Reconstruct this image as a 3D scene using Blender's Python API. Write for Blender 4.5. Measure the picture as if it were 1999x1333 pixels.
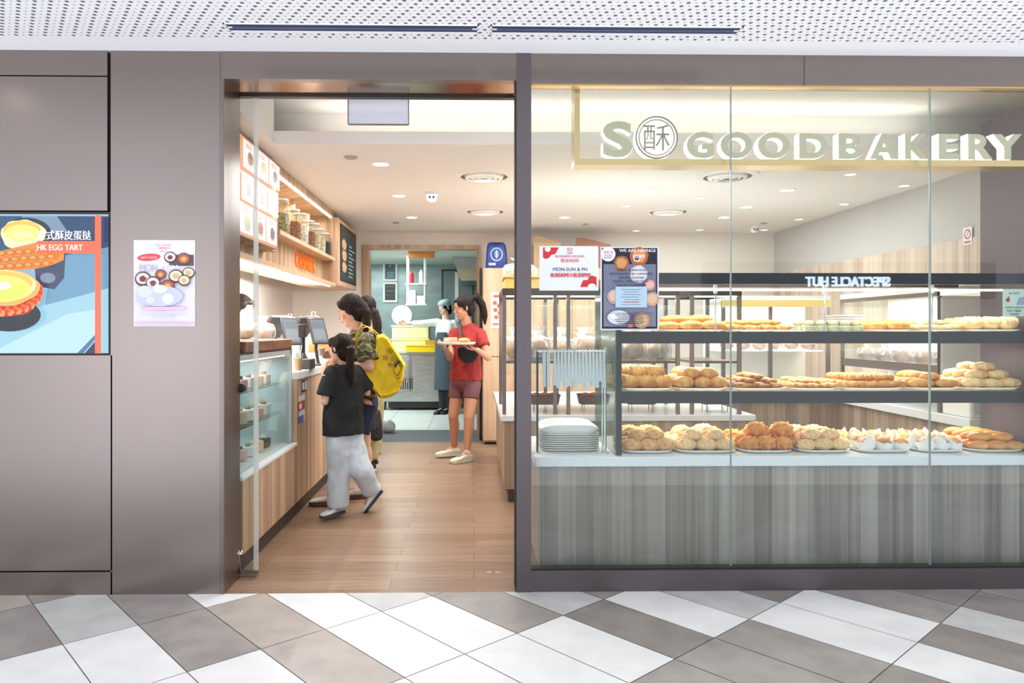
import bpy, bmesh, math, random
from mathutils import Vector as V, Matrix, noise
random.seed(7)
for o in list(bpy.data.objects): bpy.data.objects.remove(o)
C = bpy.context.scene.collection
S = bpy.context.scene
# ---------------------------------------------------------------- camera
FPX, CX, CY, TH, CH = 1417.0, 950.0, 643.0, math.radians(1.0), 1.3
cam = bpy.data.cameras.new('camera'); camo = bpy.data.objects.new('camera', cam); C.objects.link(camo)
camo.location = (0, 0, CH); camo.rotation_euler = (math.pi/2, 0, -TH)
cam.sensor_width = 36; cam.lens = FPX/1999*36
cam.shift_x = (999.5-CX)/1999; cam.shift_y = (CY-666.5)/1999
cam.clip_start = .05; cam.clip_end = 60
S.camera = camo
def W(px, py, Y):                       # pixel + depth -> a point in the room
    u = (px-CX)/FPX; v = (CY-py)/FPX
    dx = math.cos(TH)*u+math.sin(TH); dy = math.cos(TH)-math.sin(TH)*u
    return V((dx*Y/dy, Y, CH+v*Y/dy))
def X(px, Y): return W(px, CY, Y).x
def Z(py, Y): return CH+(CY-py)/FPX*Y
# ---------------------------------------------------------------- world, lamps, exposure
w = bpy.data.worlds.new('world'); S.world = w; w.use_nodes = True
wn = w.node_tree; bg = wn.nodes['Background']; bg.inputs[0].default_value = (.87, .90, 1.0, 1)
def wmath(op, a, b):
    n = wn.nodes.new('ShaderNodeMath'); n.operation = op; n.use_clamp = (op == 'MAXIMUM' and False)
    for i, v in enumerate((a, b)):
        if isinstance(v, (int, float)): n.inputs[i].default_value = v
        else: wn.links.new(v, n.inputs[i])
    return n.outputs[0]
wtc = wn.nodes.new('ShaderNodeTexCoord'); wdt = wn.nodes.new('ShaderNodeVectorMath'); wdt.operation = 'DOT_PRODUCT'
wn.links.new(wtc.outputs['Generated'], wdt.inputs[0]); wdt.inputs[1].default_value = V((-.42, -1, -.0)).normalized()
# the mall around: even light, brighter towards the lit shops across the hall
wsx = wn.nodes.new('ShaderNodeSeparateXYZ'); wn.links.new(wtc.outputs['Generated'], wsx.inputs[0])
wlo = wmath('MULTIPLY', wmath('MINIMUM', wmath('MAXIMUM', wmath('MULTIPLY', wmath('ADD', wsx.outputs[2], .06), -2.6), 0.0), 1.0), 1.45)   # glow from below, added to brighten the mall ceiling
wn.links.new(wmath('ADD', wmath('ADD', wmath('MULTIPLY', wmath('POWER', wmath('MAXIMUM', wdt.outputs['Value'], 0.0), 110.0), 2.9), 1.0), wlo), bg.inputs[1])
S.view_settings.view_transform = 'Standard'; S.view_settings.look = 'None'
S.view_settings.gamma = 1; S.view_settings.use_curve_mapping = False
S.view_settings.exposure = 0.35
def area(name, loc, sx, sy, power, col=(1, 1, 1), rot=(0, 0, 0), spread=math.pi):
    l = bpy.data.lights.new(name, 'AREA'); l.shape = 'RECTANGLE'; l.size = sx; l.size_y = sy
    l.energy = power; l.color = col; l.spread = spread
    o = bpy.data.objects.new(name, l); C.objects.link(o); o.location = loc; o.rotation_euler = rot; return o
PI = math.pi
area('cove_light', (1.0, 4.80, 2.60), 4.1, .10, 4.0, (1, .98, .94), (PI, 0, 0))
area('shop_ceiling_light', (.4, 6.4, 2.46), 3.0, 2.6, 84, (.98, .99, 1))  # broad unseen fill added to the downlights, lifts the deep interior
area('shop_ceiling_light', (2.3, 7.0, 2.46), 1.6, 2.6, 30, (.98, .99, 1))  # second unseen fill, added for the right half of the shop
area('cabinet_light', (-1.52, 6.2, 2.38), .08, 1.9, 5, (1, .84, .62))
area('shelf_light', (-1.46, 5.5, 1.72), .05, 2.9, 95, (1, .99, .98), (0, .85, 0))
area('display_light', (1.75, 3.88, 1.53), 2.3, .04, 9, (1, .95, .86))
area('display_light', (1.75, 4.10, 1.20), 2.3, .04, 7, (1, .95, .86))
area('display_light', (1.75, 4.10, .90), 2.3, .04, 7, (1, .95, .86))
area('cake_case_light', (-1.55, 4.45, 1.10), .35, 1.0, 5, (.90, .97, 1))
area('kitchen_light', (-1.95, 10.9, 2.45), 1.8, 1.8, 92, (.90, 1, .98))
# ---------------------------------------------------------------- materials
def lin(c):
    return tuple((x/12.92 if x <= .04045 else ((x+.055)/1.055)**2.4) for x in [v/255 for v in c])
MATS = {}
def mat(name, c, rough=.5, metal=0, emit=0, c2=None, scale=20, stretch=(1, 1, 1), bump=0, alpha=1, spec=.5, sss=0, lo=.35, hi=.65, rnd=0):
    if name in MATS: return MATS[name]
    m = bpy.data.materials.new(name); m.use_nodes = True; nt = m.node_tree; n = nt.nodes; b = n['Principled BSDF']
    col = lin(c)+(1,)
    b.inputs['Base Color'].default_value = col; b.inputs['Roughness'].default_value = rough; b.inputs['Metallic'].default_value = metal
    b.inputs['Specular IOR Level'].default_value = spec; b.inputs['Alpha'].default_value = alpha
    if sss:
        b.inputs['Subsurface Weight'].default_value = sss; b.inputs['Subsurface Scale'].default_value = .01
    if emit:
        b.inputs['Emission Color'].default_value = col; b.inputs['Emission Strength'].default_value = emit
    if c2 or bump or rnd:
        tc = n.new('ShaderNodeTexCoord'); mp = n.new('ShaderNodeMapping'); mp.inputs['Scale'].default_value = stretch
        no = n.new('ShaderNodeTexNoise'); no.inputs['Scale'].default_value = scale; no.inputs['Detail'].default_value = 5
        nt.links.new(tc.outputs['Object'], mp.inputs[0]); nt.links.new(mp.outputs[0], no.inputs['Vector'])
        if c2:
            r = n.new('ShaderNodeValToRGB'); r.color_ramp.elements[0].position = lo; r.color_ramp.elements[1].position = hi
            r.color_ramp.elements[0].color = col; r.color_ramp.elements[1].color = lin(c2)+(1,)
            nt.links.new(no.outputs['Fac'], r.inputs[0]); src = r.outputs[0]
            if rnd:
                oi = n.new('ShaderNodeObjectInfo'); hs = n.new('ShaderNodeHueSaturation'); mr = n.new('ShaderNodeMapRange')
                mr.inputs['To Min'].default_value = 1-rnd; mr.inputs['To Max'].default_value = 1+rnd
                nt.links.new(oi.outputs['Random'], mr.inputs['Value']); nt.links.new(mr.outputs[0], hs.inputs['Value'])
                nt.links.new(src, hs.inputs['Color']); src = hs.outputs[0]
            nt.links.new(src, b.inputs['Base Color'])
            if emit: nt.links.new(src, b.inputs['Emission Color'])
        if bump:
            bp = n.new('ShaderNodeBump'); bp.inputs['Strength'].default_value = bump; bp.inputs['Distance'].default_value = .01
            nt.links.new(no.outputs['Fac'], bp.inputs['Height']); nt.links.new(bp.outputs[0], b.inputs['Normal'])
    MATS[name] = m; return m
def N(nt, t, **k):
    n = nt.nodes.new(t)
    for a, v in k.items(): setattr(n, a, v)
    return n
def mth(nt, op, a, b=None, c=None):
    n = nt.nodes.new('ShaderNodeMath'); n.operation = op
    for i, v in enumerate((a, b, c)):
        if v is None: continue
        if isinstance(v, (int, float)): n.inputs[i].default_value = v
        else: nt.links.new(v, n.inputs[i])
    return n.outputs[0]
def glass_mat(name, tint=(255, 255, 255), base=.04, haze=0, rough=0.0):
    if name in MATS: return MATS[name]
    m = bpy.data.materials.new(name); m.use_nodes = True; nt = m.node_tree; nt.nodes.clear()
    out = N(nt, 'ShaderNodeOutputMaterial'); tr = N(nt, 'ShaderNodeBsdfTransparent'); gl = N(nt, 'ShaderNodeBsdfGlossy'); mx = N(nt, 'ShaderNodeMixShader')
    tr.inputs[0].default_value = lin(tint)+(1,); gl.inputs['Roughness'].default_value = rough
    lw = N(nt, 'ShaderNodeLayerWeight'); lw.inputs[0].default_value = .5
    p = mth(nt, 'POWER', lw.outputs['Facing'], 5.0); f = mth(nt, 'MULTIPLY_ADD', p, .8, base)
    nt.links.new(f, mx.inputs[0]); nt.links.new(tr.outputs[0], mx.inputs[1]); nt.links.new(gl.outputs[0], mx.inputs[2])
    last = mx
    if haze:
        df = N(nt, 'ShaderNodeBsdfDiffuse'); df.inputs[0].default_value = (.9, .92, .95, 1); m2 = N(nt, 'ShaderNodeMixShader'); m2.inputs[0].default_value = haze
        nt.links.new(mx.outputs[0], m2.inputs[1]); nt.links.new(df.outputs[0], m2.inputs[2]); last = m2
    nt.links.new(last.outputs[0], out.inputs[0]); MATS[name] = m; return m
def strip_wood(name, cols, sw=.035, rough=.45, horiz=False):
    """laminate of upright strips of several tones with fine upright grain"""
    if name in MATS: return MATS[name]
    m = bpy.data.materials.new(name); m.use_nodes = True; nt = m.node_tree; b = nt.nodes['Principled BSDF']; b.inputs['Roughness'].default_value = rough
    g = N(nt, 'ShaderNodeNewGeometry'); sp = N(nt, 'ShaderNodeSeparateXYZ'); nt.links.new(g.outputs['Position'], sp.inputs[0])
    s = mth(nt, 'ADD', sp.outputs[0], sp.outputs[1])
    cb = N(nt, 'ShaderNodeCombineXYZ'); nt.links.new(mth(nt, 'DIVIDE', s, sw), cb.inputs[0]); nt.links.new(mth(nt, 'MULTIPLY', sp.outputs[2], .25), cb.inputs[1])
    n1 = N(nt, 'ShaderNodeTexNoise'); n1.inputs['Scale'].default_value = 1; n1.inputs['Detail'].default_value = 3; n1.inputs['Roughness'].default_value = .75
    nt.links.new(cb.outputs[0], n1.inputs['Vector'])
    idx = mth(nt, 'FLOOR', mth(nt, 'DIVIDE', s, sw*1.7)); wn = N(nt, 'ShaderNodeTexWhiteNoise', noise_dimensions='1D'); nt.links.new(idx, wn.inputs['W'])
    f = mth(nt, 'MULTIPLY_ADD', wn.outputs['Value'], .45, mth(nt, 'MULTIPLY_ADD', n1.outputs['Fac'], 1.1, -.28))
    r = N(nt, 'ShaderNodeValToRGB'); e = r.color_ramp.elements; e[0].color = lin(cols[0])+(1,); e[1].color = lin(cols[-1])+(1,); e[0].position = .15; e[1].position = .9
    for i, c in enumerate(cols[1:-1]):
        q = e.new(.15+.75*(i+1)/(len(cols)-1)); q.color = lin(c)+(1,)
    nt.links.new(f, r.inputs[0]); nt.links.new(r.outputs[0], b.inputs['Base Color']); MATS[name] = m; return m
M_oak = strip_wood('oak_laminate', [(150, 120, 94), (182, 150, 120), (202, 172, 142), (220, 194, 167)])
M_paleoak = strip_wood('pale_oak_laminate', [(178, 158, 138), (200, 182, 162), (216, 200, 182), (228, 214, 198)], .04)
M_oak_shaded = strip_wood('grey_oak_laminate', [(122, 112, 104), (152, 143, 133), (172, 163, 152), (190, 182, 171)], .055)  # the same oak with shade and glass tint mixed into its colour
M_oakplain = mat('oak_panel', (214, 184, 152), .5, c2=(196, 162, 128), scale=3, stretch=(8, 8, .6))
M_wall = mat('cream_paint', (232, 224, 214), .8)
M_greywall = mat('grey_paint', (196, 194, 190), .8)
M_ceil = mat('white_ceiling_paint', (236, 231, 224), .85)
M_mallceil = mat('mall_ceiling_paint', (244, 246, 248), .8)
M_panel = mat('bronze_metal_panel', (138, 127, 121), .27, .85)
M_panel_side = mat('bronze_metal_reveal', (125, 112, 108), .28, .9)
M_frame = mat('dark_bronze_frame', (104, 96, 98), .38, .7)
M_black = mat('black_plastic', (22, 22, 24), .35)
M_case = mat('charcoal_case_metal', (48, 46, 48), .35, .3)
M_gap = mat('dark_joint', (25, 22, 22), .8)
M_white = mat('white_solid_surface', (232, 234, 236), .25)
M_steel = mat('brushed_steel', (190, 192, 192), .3, .9, c2=(165, 168, 168), scale=6, stretch=(1, 1, 12))
M_chrome = mat('chrome', (215, 215, 215), .12, 1)
M_alu = mat('taupe_aluminium', (128, 116, 110), .35, .6)
M_gold = mat('gold_metal', (222, 190, 134), .25, .6)
M_signface = mat('champagne_metal', (196, 186, 156), .35, .3)
M_line = mat('emblem_bronze', (150, 134, 112), .4, .3)
M_halo = mat('white_letter_light', (255, 250, 240), .5, emit=1.3)
M_led = mat('led_strip', (255, 246, 232), .5, emit=2.0)
M_lamp = mat('lamp_lens', (255, 250, 240), .5, emit=9)
M_lampdim = mat('dim_lamp_lens', (255, 246, 230), .5, emit=2.0)
M_glass = glass_mat('shopfront_glass', (248, 252, 251), .028)
M_glass2 = glass_mat('case_glass', (246, 250, 249), .03)
M_edge = mat('green_glass_edge', (165, 176, 170), .25)
M_plastic = glass_mat('clear_wrap', (255, 255, 255), .16, .16, .15)
M_paper = mat('white_paper', (240, 238, 235), .8)
M_mel = mat('white_melamine', (236, 236, 228), .3)
M_mat_floor = mat('dark_grey_mat', (78, 84, 92), .8)
M_skin = mat('light_skin', (226, 180, 155), .5, sss=.1)
M_skin2 = mat('tanned_skin', (190, 138, 108), .5, sss=.1)
M_hair = mat('dark_brown_hair', (20, 13, 12), .6, c2=(40, 26, 22), scale=60, stretch=(4, 4, .5), bump=.15, spec=.2)
# ---------------------------------------------------------------- object helpers
def wloc(o):
    p = V((0, 0, 0))
    while o: p += o.location; o = o.parent
    return p
def tag(o, label=None, cat=None, group=None, kind=None):
    if label: o['label'] = label
    if cat: o['category'] = cat
    if group: o['group'] = group
    if kind: o['kind'] = kind
    return o
def thing(name, label, cat, loc, group=None, rz=0):
    o = bpy.data.objects.new(name, None); C.objects.link(o); o.location = loc; o.rotation_euler = (0, 0, rz); o.empty_display_size = .05
    return tag(o, label, cat, group)
def dup(root, loc=None, rz=None, label=None, sc=None, group=None):
    r = root.copy(); C.objects.link(r)
    if loc is not None: r.location = loc
    if rz is not None: r.rotation_euler = (root.rotation_euler.x, root.rotation_euler.y, rz)
    if sc: r.scale = (sc, sc, sc) if isinstance(sc, (int, float)) else sc
    if label: r['label'] = label
    if group: r['group'] = group
    for ch in list(root.children):
        c = ch.copy(); C.objects.link(c); c.parent = r
        for g in ch.children:
            d = g.copy(); C.objects.link(d); d.parent = c
    return r
class MB:
    def __init__(s): s.v = []; s.f = []; s.m = []
    def add(s, vs, fs, mi=0):
        o = len(s.v); s.v += [V(a) for a in vs]; s.f += [tuple(i+o for i in f) for f in fs]; s.m += [mi]*len(fs); return s
    def box(s, x0, x1, y0, y1, z0, z1, mi=0, M=None):
        vs = [(x, y, z) for z in (z0, z1) for x, y in ((x0, y0), (x1, y0), (x1, y1), (x0, y1))]
        if M: vs = [M @ V(a) for a in vs]
        return s.add(vs, [(3, 2, 1, 0), (4, 5, 6, 7), (0, 1, 5, 4), (1, 2, 6, 5), (2, 3, 7, 6), (3, 0, 4, 7)], mi)
    def rbox(s, x0, x1, y0, y1, z0, z1, r=.01, mi=0, seg=3, M=None):
        """box with rounded upright corners and a small top bevel"""
        pts = []
        for cx, cy, a0 in ((x1-r, y0+r, -PI/2), (x1-r, y1-r, 0), (x0+r, y1-r, PI/2), (x0+r, y0+r, PI)):
            for k in range(seg+1):
                a = a0+PI/2*k/seg; pts.append((cx+r*math.cos(a), cy+r*math.sin(a)))
        cx, cy = (x0+x1)/2, (y0+y1)/2; b = min(r*.5, (z1-z0)*.3)
        rings = []
        for z, q in ((z0, b), (z0+b, 0), (z1-b, 0), (z1, b)):
            rings.append([V((x-q*(1 if x > cx else -1), y-q*(1 if y > cy else -1), z)) for x, y in pts])
        return s.loft(rings, mi, M=M)
    def loft(s, rings, mi=0, caps=True, closed=True, M=None):
        n = len(rings[0]); vs = [p for r in rings for p in r]
        if M: vs = [M @ V(a) for a in vs]
        fs = []
        for i in range(len(rings)-1):
            for j in range(n if closed else n-1):
                a = i*n+j; b = i*n+(j+1) % n; fs.append((a, b, b+n, a+n))
        if caps: fs.append(tuple(reversed(range(n)))); fs.append(tuple(range((len(rings)-1)*n, len(rings)*n)))
        return s.add(vs, fs, mi)
    def tube(s, pts, r, seg=10, mi=0, caps=True, flat=1.0, up=None):
        pts = [V(p) for p in pts]; rs = r if isinstance(r, (list, tuple)) else [r]*len(pts); rings = []
        ref = V(up) if up else None
        for i, p in enumerate(pts):
            d = (pts[min(i+1, len(pts)-1)]-pts[max(i-1, 0)]).normalized()
            if ref is None or abs(ref.dot(d)) > .99: ref = V((0, 0, 1)) if abs(d.z) < .9 else V((1, 0, 0))
            a = d.cross(ref).normalized(); b = a.cross(d).normalized()
            rings.append([p+(a*math.cos(t)+b*math.sin(t)*flat)*rs[i] for t in [2*PI*k/seg for k in range(seg)]])
        return s.loft(rings, mi, caps)
    def lathe(s, prof, c, seg=24, mi=0, sx=1, sy=1, axis='z', caps=True):
        c = V(c); rings = []
        for r, z in prof:
            ring = []
            for k in range(seg):
                t = 2*PI*k/seg; q = V((r*math.cos(t)*sx, r*math.sin(t)*sy, z))
                if axis == 'y': q = V((q.x, -q.z, q.y))
                if axis == 'x': q = V((q.z, q.x, q.y))
                ring.append(c+q)
            rings.append(ring)
        return s.loft(rings, mi, caps)
    def ell(s, c, r, mi=0, seg=16, rg=10, M=None, n=0, ns=20):
        c = V(c); r = (r, r, r) if isinstance(r, (int, float)) else r; rings = []
        for i in range(rg+1):
            ph = PI*i/rg; ring = []; ph = min(max(ph, .02), PI-.02)
            for k in range(seg):
                t = 2*PI*k/seg; q = V((r[0]*math.sin(ph)*math.cos(t), r[1]*math.sin(ph)*math.sin(t), -r[2]*math.cos(ph)))
                if n: q *= 1+n*noise.noise(q*ns+c*7)
                if M: q = M @ q
                ring.append(c+q)
            rings.append(ring)
        return s.loft(rings, mi, True)
    def prism(s, pts, d, mi=0):
        """pts: outline as 3D points; d: extrusion vector"""
        a = [V(p) for p in pts]; b = [p+V(d) for p in a]; return s.loft([a, b], mi, True)
    def quad(s, pts, mi=0): return s.add(pts, [tuple(range(len(pts)))], mi)
    def build(s, name, mats, parent=None, smooth=False, fixn=True):
        if not isinstance(mats, (list, tuple)): mats = [mats]
        me = bpy.data.meshes.new(name); off = wloc(parent) if parent else None
        o = bpy.data.objects.new(name, me); C.objects.link(o)
        if parent: o.parent = parent
        else:
            xs = [p.x for p in s.v]; ys = [p.y for p in s.v]; zs = [p.z for p in s.v]
            off = V(((min(xs)+max(xs))/2, (min(ys)+max(ys))/2, min(zs))); o.location = off
        me.from_pydata([tuple(p-off) for p in s.v], [], s.f)
        for m in mats: me.materials.append(m)
        me.polygons.foreach_set('material_index', s.m)
        if fixn:
            b = bmesh.new(); b.from_mesh(me); bmesh.ops.recalc_face_normals(b, faces=b.faces); b.to_mesh(me); b.free()
        if smooth:
            me.polygons.foreach_set('use_smooth', [True]*len(me.polygons))
            if smooth != 2: me.set_sharp_from_angle(angle=math.radians(40))
        me.update(); return o
def struct(name, mb, m, parent=None, smooth=False, fixn=True):
    o = mb.build(name, m, parent, smooth, fixn)
    if not parent: o['kind'] = 'structure'
    return o
TXT = {}
def text_geo(t, bold=0, extrude=0):
    k = (t, bold, extrude)
    if k in TXT: return TXT[k]
    cu = bpy.data.curves.new('t', 'FONT'); cu.body = t; cu.size = 1; cu.offset = bold; cu.extrude = extrude; cu.resolution_u = 4
    o = bpy.data.objects.new('t', cu); C.objects.link(o); dg = bpy.context.evaluated_depsgraph_get(); dg.update()
    me = bpy.data.meshes.new_from_object(o.evaluated_get(dg))
    vs = [v.co.copy() for v in me.vertices]; fs = [tuple(p.vertices) for p in me.polygons]
    bpy.data.objects.remove(o); bpy.data.curves.remove(cu); bpy.data.meshes.remove(me)
    if vs:
        x0 = min(v.x for v in vs); x1 = max(v.x for v in vs); y0 = min(v.y for v in vs); y1 = max(v.y for v in vs)
    else: x0 = y0 = 0; x1 = y1 = 1
    TXT[k] = (vs, fs, x0, x1, y0, y1); return TXT[k]
def put_text(mb, t, org, ux, uy, w, h=None, mi=0, bold=0, depth=0, un=None):
    """text fitted into w (and h) metres; org is the lower left corner; depth extrudes along un"""
    vs, fs, x0, x1, y0, y1 = text_geo(t, bold, .5 if depth else 0)
    if not vs: return
    sx = w/(x1-x0); sy = h/(y1-y0) if h else sx
    org = V(org); ux = V(ux); uy = V(uy); un = V(un) if un is not None else ux.cross(uy)
    mb.add([org+ux*(v.x-x0)*sx+uy*(v.y-y0)*sy+un*((v.z+.5)*depth if depth else 0) for v in vs], fs, mi)
class Art:
    """flat printed artwork on a plane, units 0..1 across and 0..asp up; colours are flat inks"""
    def __init__(s, org, ux, uy, w, h, emit=0, rough=.6, eps=.0004):
        s.o = V(org); s.ux = V(ux).normalized(); s.uy = V(uy).normalized(); s.n = s.ux.cross(s.uy); s.w = w; s.h = h
        s.mb = MB(); s.cols = []; s.k = 0; s.emit = emit; s.rough = rough; s.eps = eps
    def mi(s, c):
        if c not in s.cols: s.cols.append(c)
        return s.cols.index(c)
    def P(s, x, y): return s.o+s.ux*(x*s.w)+s.uy*(y*s.h)+s.n*(s.k*s.eps)
    def poly(s, pts, c):
        s.k += 1; s.mb.quad([s.P(x, y) for x, y in pts], s.mi(c))
    def rect(s, x0, y0, x1, y1, c): s.poly([(x0, y0), (x1, y0), (x1, y1), (x0, y1)], c)
    def ell(s, cx, cy, rx, ry, c, rot=0, n=28, wob=0, seed=0):
        pts = []
        for k in range(n):
            t = 2*PI*k/n; q = 1+wob*noise.noise(V((math.cos(t)*2, math.sin(t)*2, seed)))
            x = rx*q*math.cos(t); y = ry*q*math.sin(t); pts.append((cx+x*math.cos(rot)-y*math.sin(rot), cy+x*math.sin(rot)+y*math.cos(rot)))
        s.poly(pts, c)
    def line(s, pts, wd, c):
        s.k += 1; asp = s.w/s.h
        for (x0, y0), (x1, y1) in zip(pts, pts[1:]):
            dx = (x1-x0); dy = (y1-y0)/asp; L = math.hypot(dx, dy) or 1; nx = -dy/L*wd/2; ny = dx/L*wd/2*asp
            s.mb.quad([s.P(x0-nx, y0-ny), s.P(x1-nx, y1-ny), s.P(x1+nx, y1+ny), s.P(x0+nx, y0+ny)], s.mi(c))
    def text(s, t, x, y, w, h, c, bold=0):
        s.k += 1; d = min(bold, .02)*h*1.6
        for e in ((-d, 0, d) if bold else (0,)):
            put_text(s.mb, t, s.P(x, y)+s.ux*(e*s.h)+s.n*(e*.002), s.ux, s.uy, w*s.w, h*s.h, s.mi(c), 0)
    def build(s, name, parent=None):
        ms = [mat('ink_%d_%d_%d_%g' % (c+(s.emit,)), c, s.rough, emit=s.emit) for c in s.cols]
        if s.emit:
            ms = [mat('lit_%d_%d_%d_%g' % (c+(s.emit,)), c, .3, emit=s.emit) for c in s.cols]
            for m_ in ms: m_.node_tree.nodes['Principled BSDF'].inputs['Base Color'].default_value = (.01, .01, .01, 1)
        return s.mb.build(name, ms, parent, fixn=False)
# ================================================================ SETTING
FY = 3.59                                   # front plane of the shopfront
# mall floor: rectangular tiles laid at an angle
def tile_mats():
    out = []
    for nm, c, c2 in (('w', (238, 238, 236), (228, 229, 228)), ('l', (206, 206, 203), (192, 192, 190)), ('g', (164, 158, 152), (148, 142, 137)), ('d', (152, 145, 139), (136, 129, 124)), ('b', (186, 176, 166), (168, 158, 149))):
        m = mat('floor_tile_'+nm, c, .42, c2=c2, scale=7, bump=.05); out.append(m)
    return out
TM = tile_mats(); TI = 'wlgdb'
ta = math.radians(41.1); ea = V((math.cos(ta), math.sin(ta), 0)); eb = V((-math.sin(ta), math.cos(ta), 0))
spec = {(5, 1): 'w', (6, 1): 'd', (7, 1): 'w', (8, 1): 'l', (9, 1): 'd', (6, 0): 'g', (7, 0): 'g', (8, 0): 'w', (9, 0): 'w', (10, 0): 'g', (11, 0): 'd', (8, -1): 'w', (9, -1): 'd', (10, -1): 'l', (11, -1): 'd', (12, -1): 'g',
        (4, 2): 'w', (3, 2): 'w', (2, 2): 'b', (5, 2): 'g', (6, 2): 'l', (7, 2): 'g', (8, 2): 'd', (4, 1): 'w', (3, 1): 'w', (2, 1): 'w', (1, 3): 'g', (2, 3): 'b', (3, 3): 'w', (4, 3): 'l', (5, 3): 'g', (0, 3): 'w', (-1, 3): 'w',
        (0, 4): 'l', (1, 4): 'g', (2, 4): 'w', (-1, 4): 'g', (0, 5): 'g', (-1, 5): 'b', (1, 2): 'w', (0, 2): 'w', (12, 0): 'd', (12, -2): 'd', (11, -2): 'w', (13, -2): 'g'}
mb = MB(); rt = random.Random(3)
mb.box(-5, 6, 1.2, FY, -.05, -.006, 5)
for i in range(-22, 24):
    for j in range(-14, 9):
        a0, a1, b0, b1 = .71+.2935*i, .71+.2935*(i+1), 1.037+.59*j, 1.037+.59*(j+1); g = .002
        c = ea*(a0+a1)/2+eb*(b0+b1)/2
        pts = [ea*a+eb*b for a, b in ((a0+g, b0+g), (a1-g, b0+g), (a1-g, b1-g), (a0+g, b1-g))]
        if c.y > FY+.4 or c.y < 1.5 or abs(c.x-.5) > 5: continue
        pts = [V((p.x, p.y, 0)) for p in pts]
        # clip at the shopfront line
        out = []
        for k in range(4):
            p, q = pts[k], pts[(k+1) % 4]
            if p.y <= FY+.002: out.append(p)
            if (p.y <= FY+.002) != (q.y <= FY+.002):
                t = (FY+.002-p.y)/(q.y-p.y); out.append(p.lerp(q, t))
        if len(out) < 3: continue
        mb.quad(out, TI.index(spec.get((i, j)) or rt.choice('wwlggdb')))
struct('floor_mall', mb, TM+[mat('grout', (150, 146, 142), .9)], fixn=False)
# shop floor of long boards
m = bpy.data.materials.new('floor_boards'); m.use_nodes = True; nt = m.node_tree; b = nt.nodes['Principled BSDF']; b.inputs['Roughness'].default_value = .32
g = N(nt, 'ShaderNodeNewGeometry'); br = N(nt, 'ShaderNodeTexBrick', offset=.37, offset_frequency=2); nt.links.new(g.outputs['Position'], br.inputs['Vector'])
for k, v in (('Color1', lin((146, 118, 96))+(1,)), ('Color2', lin((168, 140, 118))+(1,)), ('Mortar', lin((82, 60, 46))+(1,)), ('Scale', 1.0), ('Mortar Size', .0016), ('Brick Width', 1.15), ('Row Height', .14), ('Bias', -.1)): br.inputs[k].default_value = v
mp = N(nt, 'ShaderNodeMapping'); mp.inputs['Scale'].default_value = (1.2, 26, 1); no = N(nt, 'ShaderNodeTexNoise'); no.inputs['Scale'].default_value = 2.2; no.inputs['Detail'].default_value = 6
nt.links.new(g.outputs['Position'], mp.inputs[0]); nt.links.new(mp.outputs[0], no.inputs['Vector'])
mx = N(nt, 'ShaderNodeMix', data_type='RGBA', blend_type='MULTIPLY'); mx.inputs[0].default_value = .55
r = N(nt, 'ShaderNodeValToRGB'); r.color_ramp.elements[0].color = (.5, .42, .36, 1); r.color_ramp.elements[1].color = (1.15, 1.1, 1.05, 1); r.color_ramp.elements[0].position = .3; r.color_ramp.elements[1].position = .65
nt.links.new(no.outputs['Fac'], r.inputs[0]); nt.links.new(br.outputs['Color'], mx.inputs[6]); nt.links.new(r.outputs[0], mx.inputs[7]); nt.links.new(mx.outputs[2], b.inputs['Base Color'])
struct('floor_shop', MB().box(-2.4, 3.8, FY+.002, 8.41, -.05, 0), m)
struct('floor_threshold', MB().box(-2.4, 3.8, 8.41, 9.4, -.05, .001), M_mat_floor)
# kitchen floor tiles
m = bpy.data.materials.new('kitchen_tiles'); m.use_nodes = True; nt = m.node_tree; b = nt.nodes['Principled BSDF']; b.inputs['Roughness'].default_value = .3
g = N(nt, 'ShaderNodeNewGeometry'); br = N(nt, 'ShaderNodeTexBrick', offset=0); nt.links.new(g.outputs['Position'], br.inputs['Vector'])
for k, v in (('Color1', lin((196, 205, 200))+(1,)), ('Color2', lin((205, 212, 207))+(1,)), ('Mortar', lin((140, 150, 148))+(1,)), ('Scale', 1.0), ('Mortar Size', .006), ('Brick Width', .6), ('Row Height', .6)): br.inputs[k].default_value = v
nt.links.new(br.outputs['Color'], b.inputs['Base Color'])
struct('floor_kitchen', MB().box(-3.2, 1.6, 9.4, 13.2, -.05, .001), m)
# perforated mall ceiling
m = bpy.data.materials.new('perforated_ceiling'); m.use_nodes = True; nt = m.node_tree; b = nt.nodes['Principled BSDF']; b.inputs['Roughness'].default_value = .8
g = N(nt, 'ShaderNodeNewGeometry'); sp = N(nt, 'ShaderNodeSeparateXYZ'); nt.links.new(g.outputs['Position'], sp.inputs[0])
PX_, PY_ = .066, .032
ry = mth(nt, 'DIVIDE', sp.outputs[1], PY_); row = mth(nt, 'FLOOR', ry); vy = mth(nt, 'MULTIPLY', mth(nt, 'SUBTRACT', mth(nt, 'FRACT', ry), .5), PY_)
ux = mth(nt, 'ADD', mth(nt, 'DIVIDE', sp.outputs[0], PX_), mth(nt, 'MULTIPLY', row, .318))
def dots(shift, rad):
    vx = mth(nt, 'MULTIPLY', mth(nt, 'SUBTRACT', mth(nt, 'FRACT', mth(nt, 'ADD', ux, shift)), .5), PX_)
    d = mth(nt, 'SQRT', mth(nt, 'ADD', mth(nt, 'MULTIPLY', vx, vx), mth(nt, 'MULTIPLY', vy, vy))); return mth(nt, 'LESS_THAN', d, rad)
fac = mth(nt, 'MAXIMUM', dots(0, .0088), mth(nt, 'MULTIPLY', dots(.5, .0042), .8))
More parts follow.
